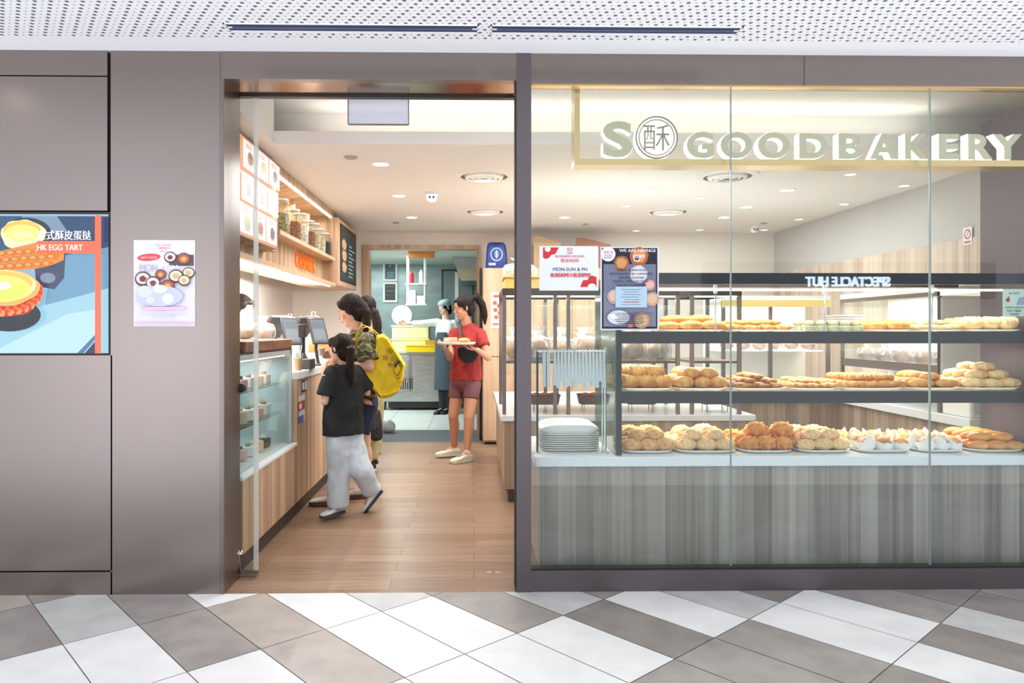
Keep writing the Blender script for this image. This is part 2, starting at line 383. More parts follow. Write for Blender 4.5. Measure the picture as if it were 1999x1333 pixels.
mx = N(nt, 'ShaderNodeMix', data_type='RGBA'); nt.links.new(fac, mx.inputs[0]); mx.inputs[6].default_value = lin((244, 246, 248))+(1,); mx.inputs[7].default_value = lin((96, 98, 104))+(1,)
nt.links.new(mx.outputs[2], b.inputs['Base Color']); M_perf = m
CZ = 2.667
SL = [(X(441, 3.30), X(935, 3.30)), (X(957, 3.30), X(1445, 3.30))]; S0, S1 = 3.255, 3.345
mb = MB()
mb.box(-5, 6, 1.7, S0, CZ, CZ+.1); mb.box(-5, 6, S1, 3.43, CZ, CZ+.1)
mb.box(-5, SL[0][0], S0, S1, CZ, CZ+.1); mb.box(SL[0][1], SL[1][0], S0, S1, CZ, CZ+.1); mb.box(SL[1][1], 6, S0, S1, CZ, CZ+.1)
struct('ceiling_mall', mb, M_perf)
struct('trim_1', MB().box(-5, 6, 3.43, FY+.1, CZ, CZ+.1), M_mallceil)
for k, (a, c) in enumerate(SL):
    t = thing('slot_diffuser', 'long twin slot air diffuser in the perforated mall ceiling, %s one of two' % ('left' if k == 0 else 'right'), 'air vent', ((a+c)/2, 3.3, CZ), 'slot air diffusers')
    q = MB()
    for y0, y1 in ((S0, S0+.008), (S0+.041, S0+.049), (S1-.008, S1)): q.box(a, c, y0, y1, CZ-.004, CZ+.05)
    q.box(a, a+.008, S0, S1, CZ-.004, CZ+.05); q.box(c-.008, c, S0, S1, CZ-.004, CZ+.05)
    q.build('frame', M_mallceil, t)
    MB().box(a+.008, c-.008, S0+.008, S1-.008, CZ-.001, CZ+.004).build('backing', mat('slot_dark', (52, 62, 92), .6), t)
    MB().box(a+.03, c-.03, S0+.040, S0+.050, CZ-.005, CZ-.0015).build('vane', mat('slot_vane', (96, 108, 140), .4, .4), t)
# ---- left cladding
def fx(px): return X(px, FY)
def fz(py): return Z(py, FY)
xs = [-5, fx(211), fx(214), fx(430)]; xd = fx(433)
q = MB(); B = .12; zt = CZ
q.box(-5, xs[1]-.004, FY, FY+B, fz(152), zt)
q.box(-5, xs[1]-.004, FY, FY+B, fz(413), fz(154.5))
q.box(-5, fx(219), FY, FY+B, fz(1109), fz(693))
q.box(-5, fx(219), FY, FY+B, 0, fz(1112))
q.box(fx(216), fx(429.5), FY, FY+B, 0, zt)
q.box(-5, -3.2, FY, FY+B, fz(693), fz(413))
q.box(-5, fx(430), FY+B-.08, FY+B+.02, 0, zt, 1)
q.box(fx(430.5), xd, FY-.003, FY+.24, 0, zt, 0)
struct('wall_front_left', q, [M_panel, M_gap])
# reveal of the doorway on its left, soffit and lintel
DY = 3.83
q = MB().box(xd, xd+.012, FY-.002, DY, 0, fz(157)); struct('trim_2', q, M_panel_side)
xp0, xp1 = fx(1008), fx(1037)
q = MB().box(xd, xp0, FY-.002, FY+.05, fz(157), zt); struct('wall_front_lintel', q, M_panel)
q = MB().box(xd, xp0, FY+.05, DY+.03, fz(157), zt-.02); struct('trim_3', q, mat('polished_soffit', (150, 120, 98), .16, .95))
struct('trim_4', MB().box(xd, xp0+.03, DY-.01, DY+.03, fz(157)-.012, fz(157)), M_black)
# storefront post, header, bottom rail
q = MB().box(xp0, xp1, FY-.004, FY+.13, 0, zt); q.box(xp0-.004, xp0, FY+.0, FY+.13, 0, zt, 1); struct('trim_5', q, [M_frame, M_gap])
XR = 2.95
q = MB().box(xp1, 2.99*.55, FY, FY+.09, fz(162), zt); q.box(2.99*.55+.003, XR+.6, FY, FY+.09, fz(162), zt); struct('wall_front_header', q, M_panel)
q = MB().box(xp1, XR+.6, FY, FY+.09, 0, fz(1115)); struct('trim_6', q, M_frame)
struct('trim_7', MB().box(xp1, XR+.6, FY+.015, FY+.06, fz(1115), fz(1112.5)), M_case)
struct('trim_8', MB().box(xp1, XR+.6, FY+.015, FY+.06, fz(164.5), fz(162)), M_gold)
GY = FY+.035
jx = [xp1+.004, X(1427, GY), X(1816, GY), XR+.45]
for k in range(3):
    q = MB().box(jx[k]+.0015, jx[k+1]-.0015, GY, GY+.010, fz(1114), fz(162.5))
    for xx in (jx[k]+.0015, jx[k+1]-.003): 
        if k == 0 and xx < 1: continue
        q.box(xx, xx+.0015, GY-.0005, GY+.0105, fz(1113), fz(163), 1)
    struct('window_%d' % (k+1), q, [M_glass, M_edge])
# sliding glass door, parked half open on the left
t = thing('door_1', None, None, (fx(433)-.35, DY+.012, 0)); t['kind'] = 'structure'
dx1 = X(503, DY+.012)
q = MB().box(dx1-1.0, dx1-.022, DY+.016, DY+.028, .03, 2.56); q.build('pane', M_glass, t)
MB().box(dx1-.022, dx1, DY+.014, DY+.030, .03, 2.56).build('edge_seal', mat('pale_edge', (225, 226, 218), .25, alpha=.55), t)
MB().box(dx1-1.0, dx1-.0, DY+.010, DY+.034, .012, .032).build('bottom_rail', M_alu, t)
hz0, hz1 = Z(1118, DY), Z(1075, DY); hx = X(470, DY)
MB().tube([(hx, DY+.016, hz0), (hx, DY-.012, hz0+.008), (hx, DY-.014, hz1-.008), (hx, DY+.016, hz1)], .006).build('handle', M_chrome, t, True)
MB().lathe([(.024, 0), (.024, .012), (.014, .016), (.012, .022)], (X(470, DY), DY+.016, Z(757, DY)), axis='y').build('lock', M_black, t, True)
t = thing('floor_lock_plate', 'small steel lock plate set into the boards in the doorway', 'lock plate', (X(963, 3.88), 3.88, 0))
MB().rbox(X(950, 3.88), X(977, 3.88), 3.865, 3.895, 0, .002, .006).build('plate', M_steel, t)
MB().lathe([(.008, .0021), (.008, .003)], (X(963, 3.88), 3.88, 0)).build('socket', M_black, t)
# blank panel hanging in the doorway
UZ0 = 2.769
t = thing('hanging_sign', 'blank pale blue grey panel hanging inside the doorway top', 'panel', (X(738, 4.0), 4.0, Z(243, 4.0)))
MB().box(X(680, 4.0), X(797, 4.0), 4.0, 4.012, Z(243, 4.0), UZ0).build('board', mat('pale_blue_board', (206, 216, 236), .5, alpha=.55), t)
MB().box(X(680, 4.0)-.004, X(680, 4.0), 3.997, 4.015, Z(243, 4.0), UZ0).box(X(797, 4.0), X(797, 4.0)+.004, 3.997, 4.015, Z(243, 4.0), UZ0).box(X(680, 4.0), X(797, 4.0), 3.997, 4.015, Z(244.5, 4.0), Z(243, 4.0)).build('frame', M_alu, t)
# ---- shop shell
RX = 3.68; BY = 8.84; LZ = 2.48; UZ = 2.77
struct('wall_left', MB().box(-2.3, -2.2, FY+.13, BY, 0, UZ), M_wall)
q = MB().box(RX, RX+.1, FY+.1, BY, 1.98, UZ); struct('wall_right', q, M_greywall)
q = MB().box(RX-.01, RX+.1, FY+.1, BY, 0, 1.98); struct('wall_right_panelling', q, M_paleoak)
# back wall round the kitchen doorway
kx0, kx1, kz = X(722, BY), X(931, BY), Z(487, BY)
q = MB().box(-2.3, kx0-.03, BY, BY+.1, 0, UZ).box(kx1+.03, RX+.1, BY, BY+.1, 0, UZ).box(kx0-.03, kx1+.03, BY, BY+.1, kz+.03, UZ)
struct('wall_back', q, M_wall)
fxa = X(707, BY-.04)
q = MB().box(fxa, kx0, BY-.04, BY+.12, 0, kz+.05).box(kx1, kx1+.045, BY-.04, BY+.12, 0, kz+.05).box(kx0, kx1, BY-.04, BY+.12, kz, kz+.05)
struct('trim_9', q, M_oak)
# ceilings: raised front bay with lit trough, then lower ceiling
q = MB().box(-2.3, RX+.1, 4.63, BY+.1, LZ, LZ+.08)
q.box(-2.3, -1.27, FY+.12, 4.63, LZ, LZ+.3)
struct('ceiling_shop', q, M_ceil)
struct('ceiling_bay', MB().box(-2.3, RX+.1, FY+.09, 5.05, UZ, UZ+.06), M_ceil)
struct('ceiling_cove', MB().box(-2.3, RX, 4.98, 5.05, LZ+.08, UZ), M_ceil)
# clad pillar on the right
q = MB().box(3.0, 3.6, FY+.09, 4.25, 0, 2.52); struct('wall_front_right', q, mat('bronze_pillar', (104, 92, 94), .5, .5))
# kitchen shell
KC = 2.46
M_kw = mat('stainless_wall_cladding', (150, 166, 166), .32, .4, c2=(128, 144, 144), scale=2, stretch=(1, 1, 3))
struct('wall_kitchen_back', MB().box(-3.2, 1.6, 13.0, 13.1, 0, 2.8), M_kw)
struct('wall_kitchen_left', MB().box(-3.3, -3.2, BY+.1, 13.1, 0, 2.8), M_kw)
struct('wall_kitchen_right', MB().box(1.6, 1.7, BY+.1, 13.1, 0, 2.8), M_kw)
struct('ceiling_kitchen', MB().box(-3.2, 1.6, BY+.1, 13.1, KC, KC+.08), mat('kitchen_ceiling', (205, 214, 206), .6))
# ---- ceiling fittings (positions measured on the ceiling plane)
def on_ceil(px, py, z=LZ):
    v = (CY-py)/FPX; u = (px-CX)/FPX; dx = math.cos(TH)*u+math.sin(TH); dy = math.cos(TH)-math.sin(TH)*u; t = (z-CH)/v
    return V((dx*t, dy*t, z))
def place_name(px):
    return 'seen through the doorway' if px < 1010 else ('behind the first glass pane' if px < 1427 else ('behind the middle glass pane' if px < 1816 else 'behind the right glass pane'))
def vent0():
    t = thing('ceiling_vent', '', 'air vent', (0, 0, 0), 'round ceiling air diffusers')
    MB().lathe([(.235, 0), (.235, -.006), (.19, -.016), (.18, -.012), (.185, 0)], (0, 0, 0), 40, caps=False).build('outer_ring', M_ceil, t, True)
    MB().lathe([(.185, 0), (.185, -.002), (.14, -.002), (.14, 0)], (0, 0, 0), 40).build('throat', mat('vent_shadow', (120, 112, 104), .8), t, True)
    for r1 in (.15, .11, .07):
        MB().lathe([(r1, -.004), (r1-.006, -.022), (r1-.03, -.03), (r1-.034, -.026), (r1-.012, -.004)], (0, 0, 0), 36, caps=False).build('cone', M_ceil, t, True)
    return t
v0 = None; rk = ['nearer', 'farther']
vl = ['near round air diffuser above the doorway aisle', 'far round air diffuser above the doorway aisle', 'big round air diffuser just below the sign, straddling the first glass joint', 'round air diffuser on the ceiling behind the first glass pane, under the sign G']
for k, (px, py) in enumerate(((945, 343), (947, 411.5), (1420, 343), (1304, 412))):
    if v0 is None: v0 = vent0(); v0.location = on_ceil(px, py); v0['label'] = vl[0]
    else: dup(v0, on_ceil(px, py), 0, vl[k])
def dl0(lens, r, nm):
    t = thing('downlight', '', 'ceiling light', (0, 0, 0), nm)
    MB().lathe([(r, 0), (r, -.004), (r*.82, -.005), (r*.78, -.001), (r*.78, 0)], (0, 0, 0), 24).build('trim_ring', M_ceil, t, True)
    MB().lathe([(r*.78, -.0012), (r*.78, -.003)], (0, 0, 0), 24).build('lens', lens, t)
    return t
big = [(743, 320), (779, 382), (804, 424), (1537, 371), (1457, 404), (1413, 424), (1102, 424)]
small = [(1275, 369), (1365, 386), (1223, 402), (1070, 370), (1765, 362), (1660, 340), (1648, 398), (1560, 428), (1242, 450), (1366, 448.5), (1492, 448.5)]
bl = ['nearest bright downlight over the doorway aisle', 'second bright downlight over the doorway aisle', 'farthest bright downlight over the doorway aisle', 'bright downlight nearest below the sign, behind the middle glass pane', 'second bright downlight of the row behind the middle glass pane', 'bright downlight just left of the first glass joint', 'bright downlight above the opening hours notice']
p0 = dl0(M_lamp, .07, 'bright downlights'); p1 = dl0(M_lampdim, .05, 'small dim downlights')
for k, (px, py) in enumerate(big):
    r = p0 if k == 0 else dup(p0); r.location = on_ceil(px, py); r['label'] = bl[k]
    l = bpy.data.lights.new('downlight_beam', 'SPOT'); l.energy = 24; l.spot_size = math.radians(95); l.spot_blend = .8; l.shadow_soft_size = .05; l.color = (1, .985, .96)
    lo = bpy.data.objects.new('downlight_beam', l); C.objects.link(lo); lo.location = r.location+V((0, 0, -.02))
sl = ['under the ring emblem', 'under the sign between its two letters O', 'left of the far vent', 'above the left end of the glass', 'near the grey wall edge, right of the second joint', 'high behind the letters B A', 'near the grey wall slope', 'near the far corner by the camera dome', 'low over the hiring poster', 'low left of the first joint', 'beside the camera dome']
for k, (px, py) in enumerate(small):
    r = p1 if k == 0 else dup(p1); r.location = on_ceil(px, py); r['label'] = 'small dim downlight '+sl[k]
for k, (px, py, lb) in enumerate(((685, 306, 'flat round ceiling speaker left of the nearest bright downlight'), (773, 434, 'small ceiling sensor left of the farthest doorway downlight'), (1143, 437, 'small ceiling sensor above the opening hours notice'), (1491, 435, 'small ceiling sensor above the camera dome behind glass'))):
    r = .045 if k == 0 else .035; c = on_ceil(px, py)
    tag(MB().lathe([(r, 0), (r, -.006), (r*.8, -.012), (r*.5, -.012)], c, 20).build('ceiling_sensor', mat('sensor_grey', (170, 160, 150), .5), None, True), lb, 'sensor')
def dome(px, py, lb, r):
    c = on_ceil(px, py-8)
    t = thing('security_camera', lb, 'security camera', c)
    MB().lathe([(r, 0), (r, -.02), (r*.85, -.03)], c, 24).build('mount', M_white, t, True)
    MB().ell(c+V((0, 0, -.03-r*.3)), r*.8, seg=20).build('housing', M_white, t, True)
    for s in (-1, 1): MB().ell(c+V((s*r*.3, -r*.72, -.045)), r*.2).build('lens', M_black, t, True)
dome(843, 384, 'white dome security camera over the doorway aisle', .055); dome(1473, 449, 'white dome security camera near the far corner behind glass', .05)
for k, (x_, y_) in enumerate(((-2.7, 2.84), (-1.1, 2.84))):
    t = thing('mall_downlight', 'mall ceiling downlight above the %s' % ('bronze cladding' if k == 0 else 'doorway'), 'ceiling light', (x_, y_, CZ), 'mall downlights')
    MB().lathe([(.07, 0), (.07, -.004), (.055, -.005), (.05, -.001)], (x_, y_, CZ), 24).build('trim_ring', M_ceil, t, True); MB().lathe([(.05, -.0015), (.05, -.003)], (x_, y_, CZ), 24).build('lens', M_lamp, t)
    l = bpy.data.lights.new('mall_beam', 'SPOT'); l.energy = 22; l.spot_size = math.radians(120); l.spot_blend = .9; l.shadow_soft_size = .06
    lo = bpy.data.objects.new('mall_beam', l); C.objects.link(lo); lo.location = (x_, y_, CZ-.02)
# ---- sign
SY = 3.70
t = thing('shop_sign', 'long lit shop sign of champagne metal letters on a gold ledge', 'sign', (1.9, SY, fz(322)))
g0 = X(1121, SY); zt2 = Z(310, SY)
MB().box(g0, 3.3, SY-.015, SY+.105, Z(322, SY), zt2).build('ledge', M_gold, t)
MB().box(g0, X(1131, SY), SY-.015, SY+.105, zt2, UZ).build('bracket', M_gold, t)
LT = [('S', 1177, 1235, 235, 307), ('G', 1341, 1393, 255, 308), ('O', 1407, 1469, 255, 308), ('O', 1480, 1542, 255, 308), ('D', 1561, 1617, 257, 308), ('B', 1638, 1684, 257, 308), ('A', 1700, 1753, 257, 308), ('K', 1768, 1813, 257, 308), ('E', 1834, 1873, 257, 308), ('R', 1891, 1938, 257, 308), ('Y', 1941, 1995, 257, 308)]
for ch, a, c, y0, y1 in LT:
    xa, xb, za, zb = X(a, SY), X(c, SY), Z(y1, SY)+.004, Z(y0, SY)
    q = MB(); put_text(q, ch, (xa, SY, za), (1, 0, 0), (0, 0, 1), xb-xa, zb-za, 0, .035, .008, (0, 1, 0)); f_ = q.build('letter', M_signface, t)
    q = MB(); put_text(q, ch, (xa-.002, SY+.008, za-.002), (1, 0, 0), (0, 0, 1), xb-xa+.004, zb-za+.004, 0, .035, .052, (0, 1, 0)); q.build('lit_body', M_halo, f_)
cx, cz, rr = (X(1241, SY)+X(1324, SY))/2, (Z(225, SY)+Z(307, SY))/2, (X(1324, SY)-X(1241, SY))/2
q = MB().lathe([(rr, 0), (rr, .05)], (cx, SY+.062, cz), 48, axis='y')
f_ = q.build('emblem', mat('emblem_light', (255, 252, 244), .5, emit=.9), t)
def ring(r1, r0): 
    return MB().lathe([(r1, 0), (r1, .006), (r0, .006), (r0, 0), (r1, 0)], (cx, SY+.010, cz), 48, axis='y', caps=False)
ring(rr, rr-.007).build('ring', M_line, f_); ring(rr-.016, rr-.021).build('ring', M_line, f_)
q = MB(); put_text(q, '酥', (cx-rr*.62, SY+.004, cz-rr*.60), (1, 0, 0), (0, 0, 1), rr*1.24, rr*1.2, 0, -.004, .005, (0, 1, 0)); q.build('character', M_line, f_)
# ================================================================ LEFT: overhead cabinet, menu, jars, counters
cfx = -1.40
t = thing('overhead_cabinet', 'oak overhead cabinet with a lit niche of jars above the cashier counter', 'cabinet', (-1.55, 5.6, 1.73))
q = MB().box(-1.75, -1.70, 3.95, 7.27, 1.76, LZ).box(-1.70, cfx, 3.95, 5.2, 1.85, LZ).box(-1.70, -1.50, 5.2, 7.27, 1.76, 1.98).box(-1.70, cfx-.1, 3.95, 5.2, 1.76, 1.85)
q.box(-1.70, cfx, 5.2, 7.27, 2.42, LZ).box(-1.70, cfx, 7.24, 7.27, 1.76, 2.42); q.build('carcass', M_oak, t)
MB().box(-1.70, cfx+.02, 3.95, 7.27, 1.73, 1.76).build('bottom_board', M_oakplain, t)
MB().box(-1.70, cfx+.02, 5.2, 7.24, 1.98, 2.01).build('shelf', M_oakplain, t)
for y in (5.75, 6.30, 6.85): MB().box(-1.69, cfx-.15, y, y+.025, 2.01, 2.42).build('divider', M_oakplain, t)
MB().box(-1.698, -1.69, 5.2, 7.24, 2.01, 2.42).build('niche_back', mat('pale_niche', (240, 226, 204), .6), t)
MB().box(cfx-.035, cfx-.015, 5.2, 7.24, 2.408, 2.42).build('light_strip', M_led, t)
MB().box(cfx-.04, cfx-.02, 3.95, 7.2, 1.724, 1.73).build('light_strip', M_led, t)
# angled chalkboard cabinet beyond it
t = thing('menu_cabinet', 'oak cabinet end carrying a dark chalk menu board, beyond the jars', 'cabinet', (-1.5, 7.8, 1.75))
MB().box(-1.75, -1.36, 7.275, 8.44, 1.75, 2.42).build('carcass', M_oakplain, t)
a = Art((-1.356, 7.42, 1.82), (0, 1, 0), (0, 0, 1), .92, .54, eps=.0008)
a.rect(-.03, -.04, 1.03, 1.04, (60, 48, 40)); a.rect(0, 0, 1, 1, (58, 66, 68)); a.rect(0, .82, 1, 1, (70, 62, 58))
for k in range(3): a.ell(.2, .68-.22*k, .14, .1, (205, 170, 130), wob=.3, seed=k)
for k in range(9): a.rect(.45, .08+.075*k, .45+.3+.12*math.sin(k*3), .11+.075*k, (150, 180, 190))
a.build('menu_board', t)
# menu light box
t = thing('menu_light_box', 'lit orange and white menu board with pastry pictures, left of the jar niche', 'menu board', (-1.38, 4.55, 1.85))
MB().box(cfx, cfx+.03, 3.97, 5.05, 1.85, 2.455).build('case', M_alu, t)
a = Art((cfx+.031, 3.98, 1.857), (0, 1, 0), (0, 0, 1), 1.06, .59, emit=.85, eps=.0006)
a.rect(0, 0, 1, 1, (236, 150, 108)); rr_ = random.Random(5)
for r_ in range(3):
    for c_ in range(4):
        if c_ < 1 and r_ > 0: continue
        x0 = .02+.245*c_; y0 = .03+.32*r_; a.rect(x0, y0, x0+.235, y0+.28, (246, 243, 238))
        col = rr_.choice([(176, 108, 70), (150, 120, 110), (214, 186, 120), (120, 110, 108)]); a.ell(x0+.13, y0+.11, .06, .085, (200, 196, 192)); a.ell(x0+.13, y0+.12, .045, .065, col, wob=.3, seed=r_*4+c_)
        for k in range(2): a.rect(x0+.04, y0+.24-.025*k, x0+.15, y0+.25-.025*k, (220, 130, 90))
a.build('lit_panel', t)
# letters
t = thing('cashier_sign', 'orange raised letters reading CASHIER under the jar shelf', 'sign', (-1.49, 6.1, 1.79))
ly = 6.10
for k, ch in enumerate('CASHIER'):
    wd = .030 if ch == 'I' else .095
    q = MB(); put_text(q, ch, (-1.50, ly, 1.83), (0, 1, 0), (0, 0, 1), wd, .125, 0, .015, .012, (1, 0, 0)); q.build('letter', mat('orange_acrylic', (244, 124, 36), .4, emit=.12), t); ly += wd+.022
# jars
M_wire0 = mat('jar_lid_glass', (206, 204, 198), .25, .2, alpha=.75)
def jar(y, fill, h, lb, r=.072, x=-1.465):
    t = thing('glass_jar', lb, 'jar', (x, y, 2.0102), 'storage jars in the lit niche')
    MB().lathe([(r*.95, 0), (r, .01), (r, h*.86), (r*.8, h*.93), (r*.8, h)], (x, y, 2.0105), 20).build('jar_body', M_glass2, t, True)
    MB().lathe([(r*.93, .0), (r*.93, h*.62), (r*.6, h*.66)], (x, y, 2.0125), 18).build('contents', mat('jar_fill_%d_%d_%d' % fill, fill, .8, c2=tuple(int(v*.55) for v in fill), scale=70, bump=.6), t, True)
    MB().lathe([(r*.84, 0), (r*.84, .014), (r*.3, .02), (.01, .021)], (x, y, 2.0125+h), 18).build('lid', M_wire0, t, True)
for y, f_, h, lb in ((5.53, (176, 160, 110), .26, 'wide glass jar of green and red dried fruit, nearest in the niche'), (5.88, (160, 100, 62), .24, 'glass jar of brown nuts, second from the near end of the niche'), (6.15, (226, 214, 192), .25, 'glass jar of pale flour, third in the niche'), (6.42, (150, 88, 66), .23, 'glass jar of reddish beans in the middle of the niche'), (6.65, (214, 190, 150), .24, 'glass jar of pale oats beyond the reddish beans'), (6.86, (222, 205, 170), .22, 'glass jar of cream grains, second from the far end'), (7.1, (52, 44, 42), .21, 'small glass jar of black grains, farthest in the niche')):
    jar(y, f_, h, lb)
# cake counter and its glass case
LX = -1.23
M_kick = mat('dark_plinth', (66, 54, 50), .5)
t = thing('cake_counter', 'oak fronted low counter with white ledge under the chilled glass case', 'counter', (-1.6, 4.46, 0))
MB().box(-2.0, LX, 3.88, 5.07, .10, .495).build('front_panel', M_oak, t); MB().box(-2.0, LX-.02, 3.88, 5.07, 0, .10).build('plinth', M_kick, t)
MB().rbox(-2.0, LX+.005, 3.875, 5.07, .495, .515, .004).build('ledge', M_white, t)
t = thing('cake_display_case', 'chilled glass cake case with pale frame on the left counter', 'display case', (-1.6, 4.46, .516))
q = MB()
for y in (3.90, 5.02):
    q.box(LX-.06, LX-.03, y, y+.03, .516, 1.16)
q.box(LX-.06, LX-.03, 3.90, 5.05, 1.13, 1.16).box(-1.9, LX-.03, 3.90, 3.93, 1.13, 1.16).box(-1.9, LX-.03, 5.02, 5.05, 1.13, 1.16); q.build('frame', mat('pale_metal', (200, 206, 208), .35, .5), t)
MB().box(LX-.045, LX-.037, 3.93, 5.02, .517, 1.13).build('front_glass', M_glass2, t)
MB().box(-1.9, LX-.065, 3.91, 3.918, .517, 1.13).build('side_glass', M_glass2, t)
MB().box(-1.92, -1.90, 3.90, 5.05, .516, 1.16).build('back_panel', mat('case_back', (214, 226, 226), .3), t)
MB().box(-1.9, LX-.065, 5.035, 5.045, .516, 1.13).build('end_panel', mat('case_back', (214, 226, 226), .3), t)
MB().box(-1.9, LX-.03, 3.90, 5.05, 1.16, 1.172).build('top', M_case, t)
for z in (.73, .93): MB().box(-1.88, LX-.09, 3.94, 5.01, z, z+.008).build('glass_shelf', M_glass2, t)
MB().box(LX-.075, LX-.065, 3.95, 5.0, 1.118, 1.128).build('light_strip', M_led, t)
cc = [(92, 62, 52), (236, 232, 222), (170, 132, 104), (226, 206, 176), (222, 170, 160)]; cn = ['chocolate', 'cream', 'coffee brown', 'pale caramel', 'pale pink']
kz_ = {.518: 'on the floor of', .738: 'on the lower shelf of', .938: 'on the upper shelf of'}
rr_ = random.Random(11)
for z in (.518, .738, .938):
    for k in range(6):
        for xx in (-1.40, -1.62):
            y = 4.03+.165*k; ci = (k*2+(1 if xx < -1.5 else 0)) % 5 if z < .6 else (1, 3, 1, 4)[(k+int(z*10)) % 4]; h = .055+.02*rr_.random()
            t = thing('cake_slice' if k % 2 else 'round_cake', 'small %s %s %s the chilled glass case' % (cn[ci], 'cake block' if k % 2 else 'round cake', kz_[z]), 'cake', (xx, y, z), 'small cakes in the chilled case')
            mk = mat('cake_%d' % ci, cc[ci], .6, c2=tuple(int(v*.8) for v in cc[ci]), scale=30)
            if k % 2: MB().rbox(xx-.035, xx+.035, y-.05, y+.05, z+.001, z+h, .006).build('cake', mk, t, True)
            else: MB().lathe([(.045, 0), (.047, h*.9), (.04, h)], (xx, y, z+.001), 20).build('cake', mk, t, True)
            MB().ell((xx, y, z+h+.008), (.02, .02, .014)).build('topping', mat('cake_%d' % ((ci+1) % 5), cc[(ci+1) % 5], .6), t, True)
# wooden board of wrapped loaves on the case
t = tag(MB().rbox(-1.85, LX-.02, 4.0, 5.02, 1.1725, 1.235, .01).build('serving_board', mat('walnut_board', (150, 98, 64), .5, c2=(112, 70, 46), scale=4, stretch=(10, 1, 4)), None), 'thick walnut serving board lying on the chilled cake case', 'board')
def wrapped(nm, loc, sz, lb, grp, col=(214, 160, 96), rz=0, seed=0, col2=None):
    t = thing(nm, lb, 'bread', loc, grp, 0)
    mk = mat('crust_%d_%d_%d' % col, col, .55, c2=col2 or tuple(int(v*.78) for v in col), scale=22, rnd=.08)
    x, y, z = loc; sx, sy, sz_ = sz
    MB().ell((x, y, z+sz_*.40), (sx*.44, sy*.44, sz_*.38), n=.10, ns=14).build('bread', mk, t, True)
    q = MB(); M = Matrix.Rotation(rz, 3, 'Z')
    rings = []
    for i, (f, r_) in enumerate(((0.01, .45), (.12, .52), (.5, .53), (.82, .42), (.95, .10), (1.1, .14), (1.3, .26))):
        ring = []
        for k in range(22):
            a_ = 2*PI*k/22; w_ = 1+.14*noise.noise(V((math.cos(a_)*3+seed, math.sin(a_)*3, i*1.7)))+(.10*(-1)**k if i > 2 else .04*(-1)**k)
            ring.append(V((x, y, z))+M @ V((sx*r_*w_*math.cos(a_), sy*r_*w_*math.sin(a_), f*sz_)))
        rings.append(ring)
    q.loft(rings, 0, False); q.build('clear_bag', M_plastic, t, False); return t
for k in range(5): wrapped('wrapped_loaf', (-1.42-.16*(k % 2), 4.16+.18*k, 1.236), (.17, .16, .12), 'clear wrapped loaf on the walnut board, %s from the doorway glass' % ['first', 'second', 'third', 'fourth', 'fifth'][k], 'wrapped loaves on the walnut board', (222, 186, 140), seed=k)
# cashier counter
t = thing('cashier_counter', 'oak cashier counter with a white top, beyond the chilled case', 'counter', (-1.6, 6.2, 0))
MB().box(-1.68, LX, 5.08, 7.3, .10, .95).build('front_panel', M_oak, t); MB().box(-1.68, LX-.02, 5.08, 7.3, 0, .10).build('plinth', M_kick, t)
MB().rbox(-1.70, LX+.01, 5.075, 7.31, .951, 1.005, .006).build('worktop', M_white, t)
MB().box(-1.67, LX-.002, 5.074, 5.0795, .10, .95).build('end_panel', M_oakplain, t)
a = Art((LX+.0015, 5.20, .85), (0, 1, 0), (0, 0, 1), .17, .085); a.rect(0, 0, 1, 1, (60, 62, 92)); a.rect(.1, .2, .45, .8, (214, 214, 220)); a.rect(.55, .1, .95, .9, (200, 202, 212)); tag(a.build('sticker'), 'small dark blue and white sticker high on the cashier counter front', 'sticker')
a = Art((LX+.0015, 5.10, .64), (0, 1, 0), (0, 0, 1), .19, .19); a.rect(0, 0, 1, 1, (214, 222, 232)); a.rect(0, .45, 1, .8, (196, 60, 58)); a.rect(0, .0, .8, .25, (90, 112, 170)); a.ell(.3, .62, .2, .12, (240, 240, 240), wob=.2); tag(a.build('sticker'), 'larger red white and blue sticker low on the cashier counter front', 'sticker')
ZC = 1.006
def tablet(Y, px, lb):
    x = X(px, Y); t = thing('customer_tablet', lb, 'tablet', (x, Y, ZC), 'customer tablets on the cashier counter')
    M = Matrix.Translation((x, Y, 1.29)) @ Matrix.Rotation(math.radians(38), 4, 'Z') @ Matrix.Rotation(math.radians(-28), 4, 'X')
    MB().rbox(-.075, .075, 0, .018, -.12, .12, .01, M=M).build('body', M_black, t)
    a = Art(M @ V((-.058, -.0015, -.10)), M.to_3x3() @ V((1, 0, 0)), M.to_3x3() @ V((0, 0, 1)), .116, .20, emit=.3); a.rect(0, 0, 1, 1, (150, 172, 190)); a.rect(.08, .1, .92, .55, (196, 210, 222)); a.rect(.08, .62, .92, .9, (120, 150, 176)); a.build('screen', t)
    MB().tube([(x, Y, ZC), (x-.03, Y+.03, 1.14), (x-.02, Y+.02, 1.25)], .014).build('stand', M_black, t, True)
    MB().rbox(x-.07, x+.07, Y-.05, Y+.07, ZC, ZC+.014, .02).build('base', M_black, t)
tablet(5.62, 569, 'slim black customer tablet nearer the chilled case'); tablet(5.95, 622, 'slim black customer tablet beside the woman in camouflage top')
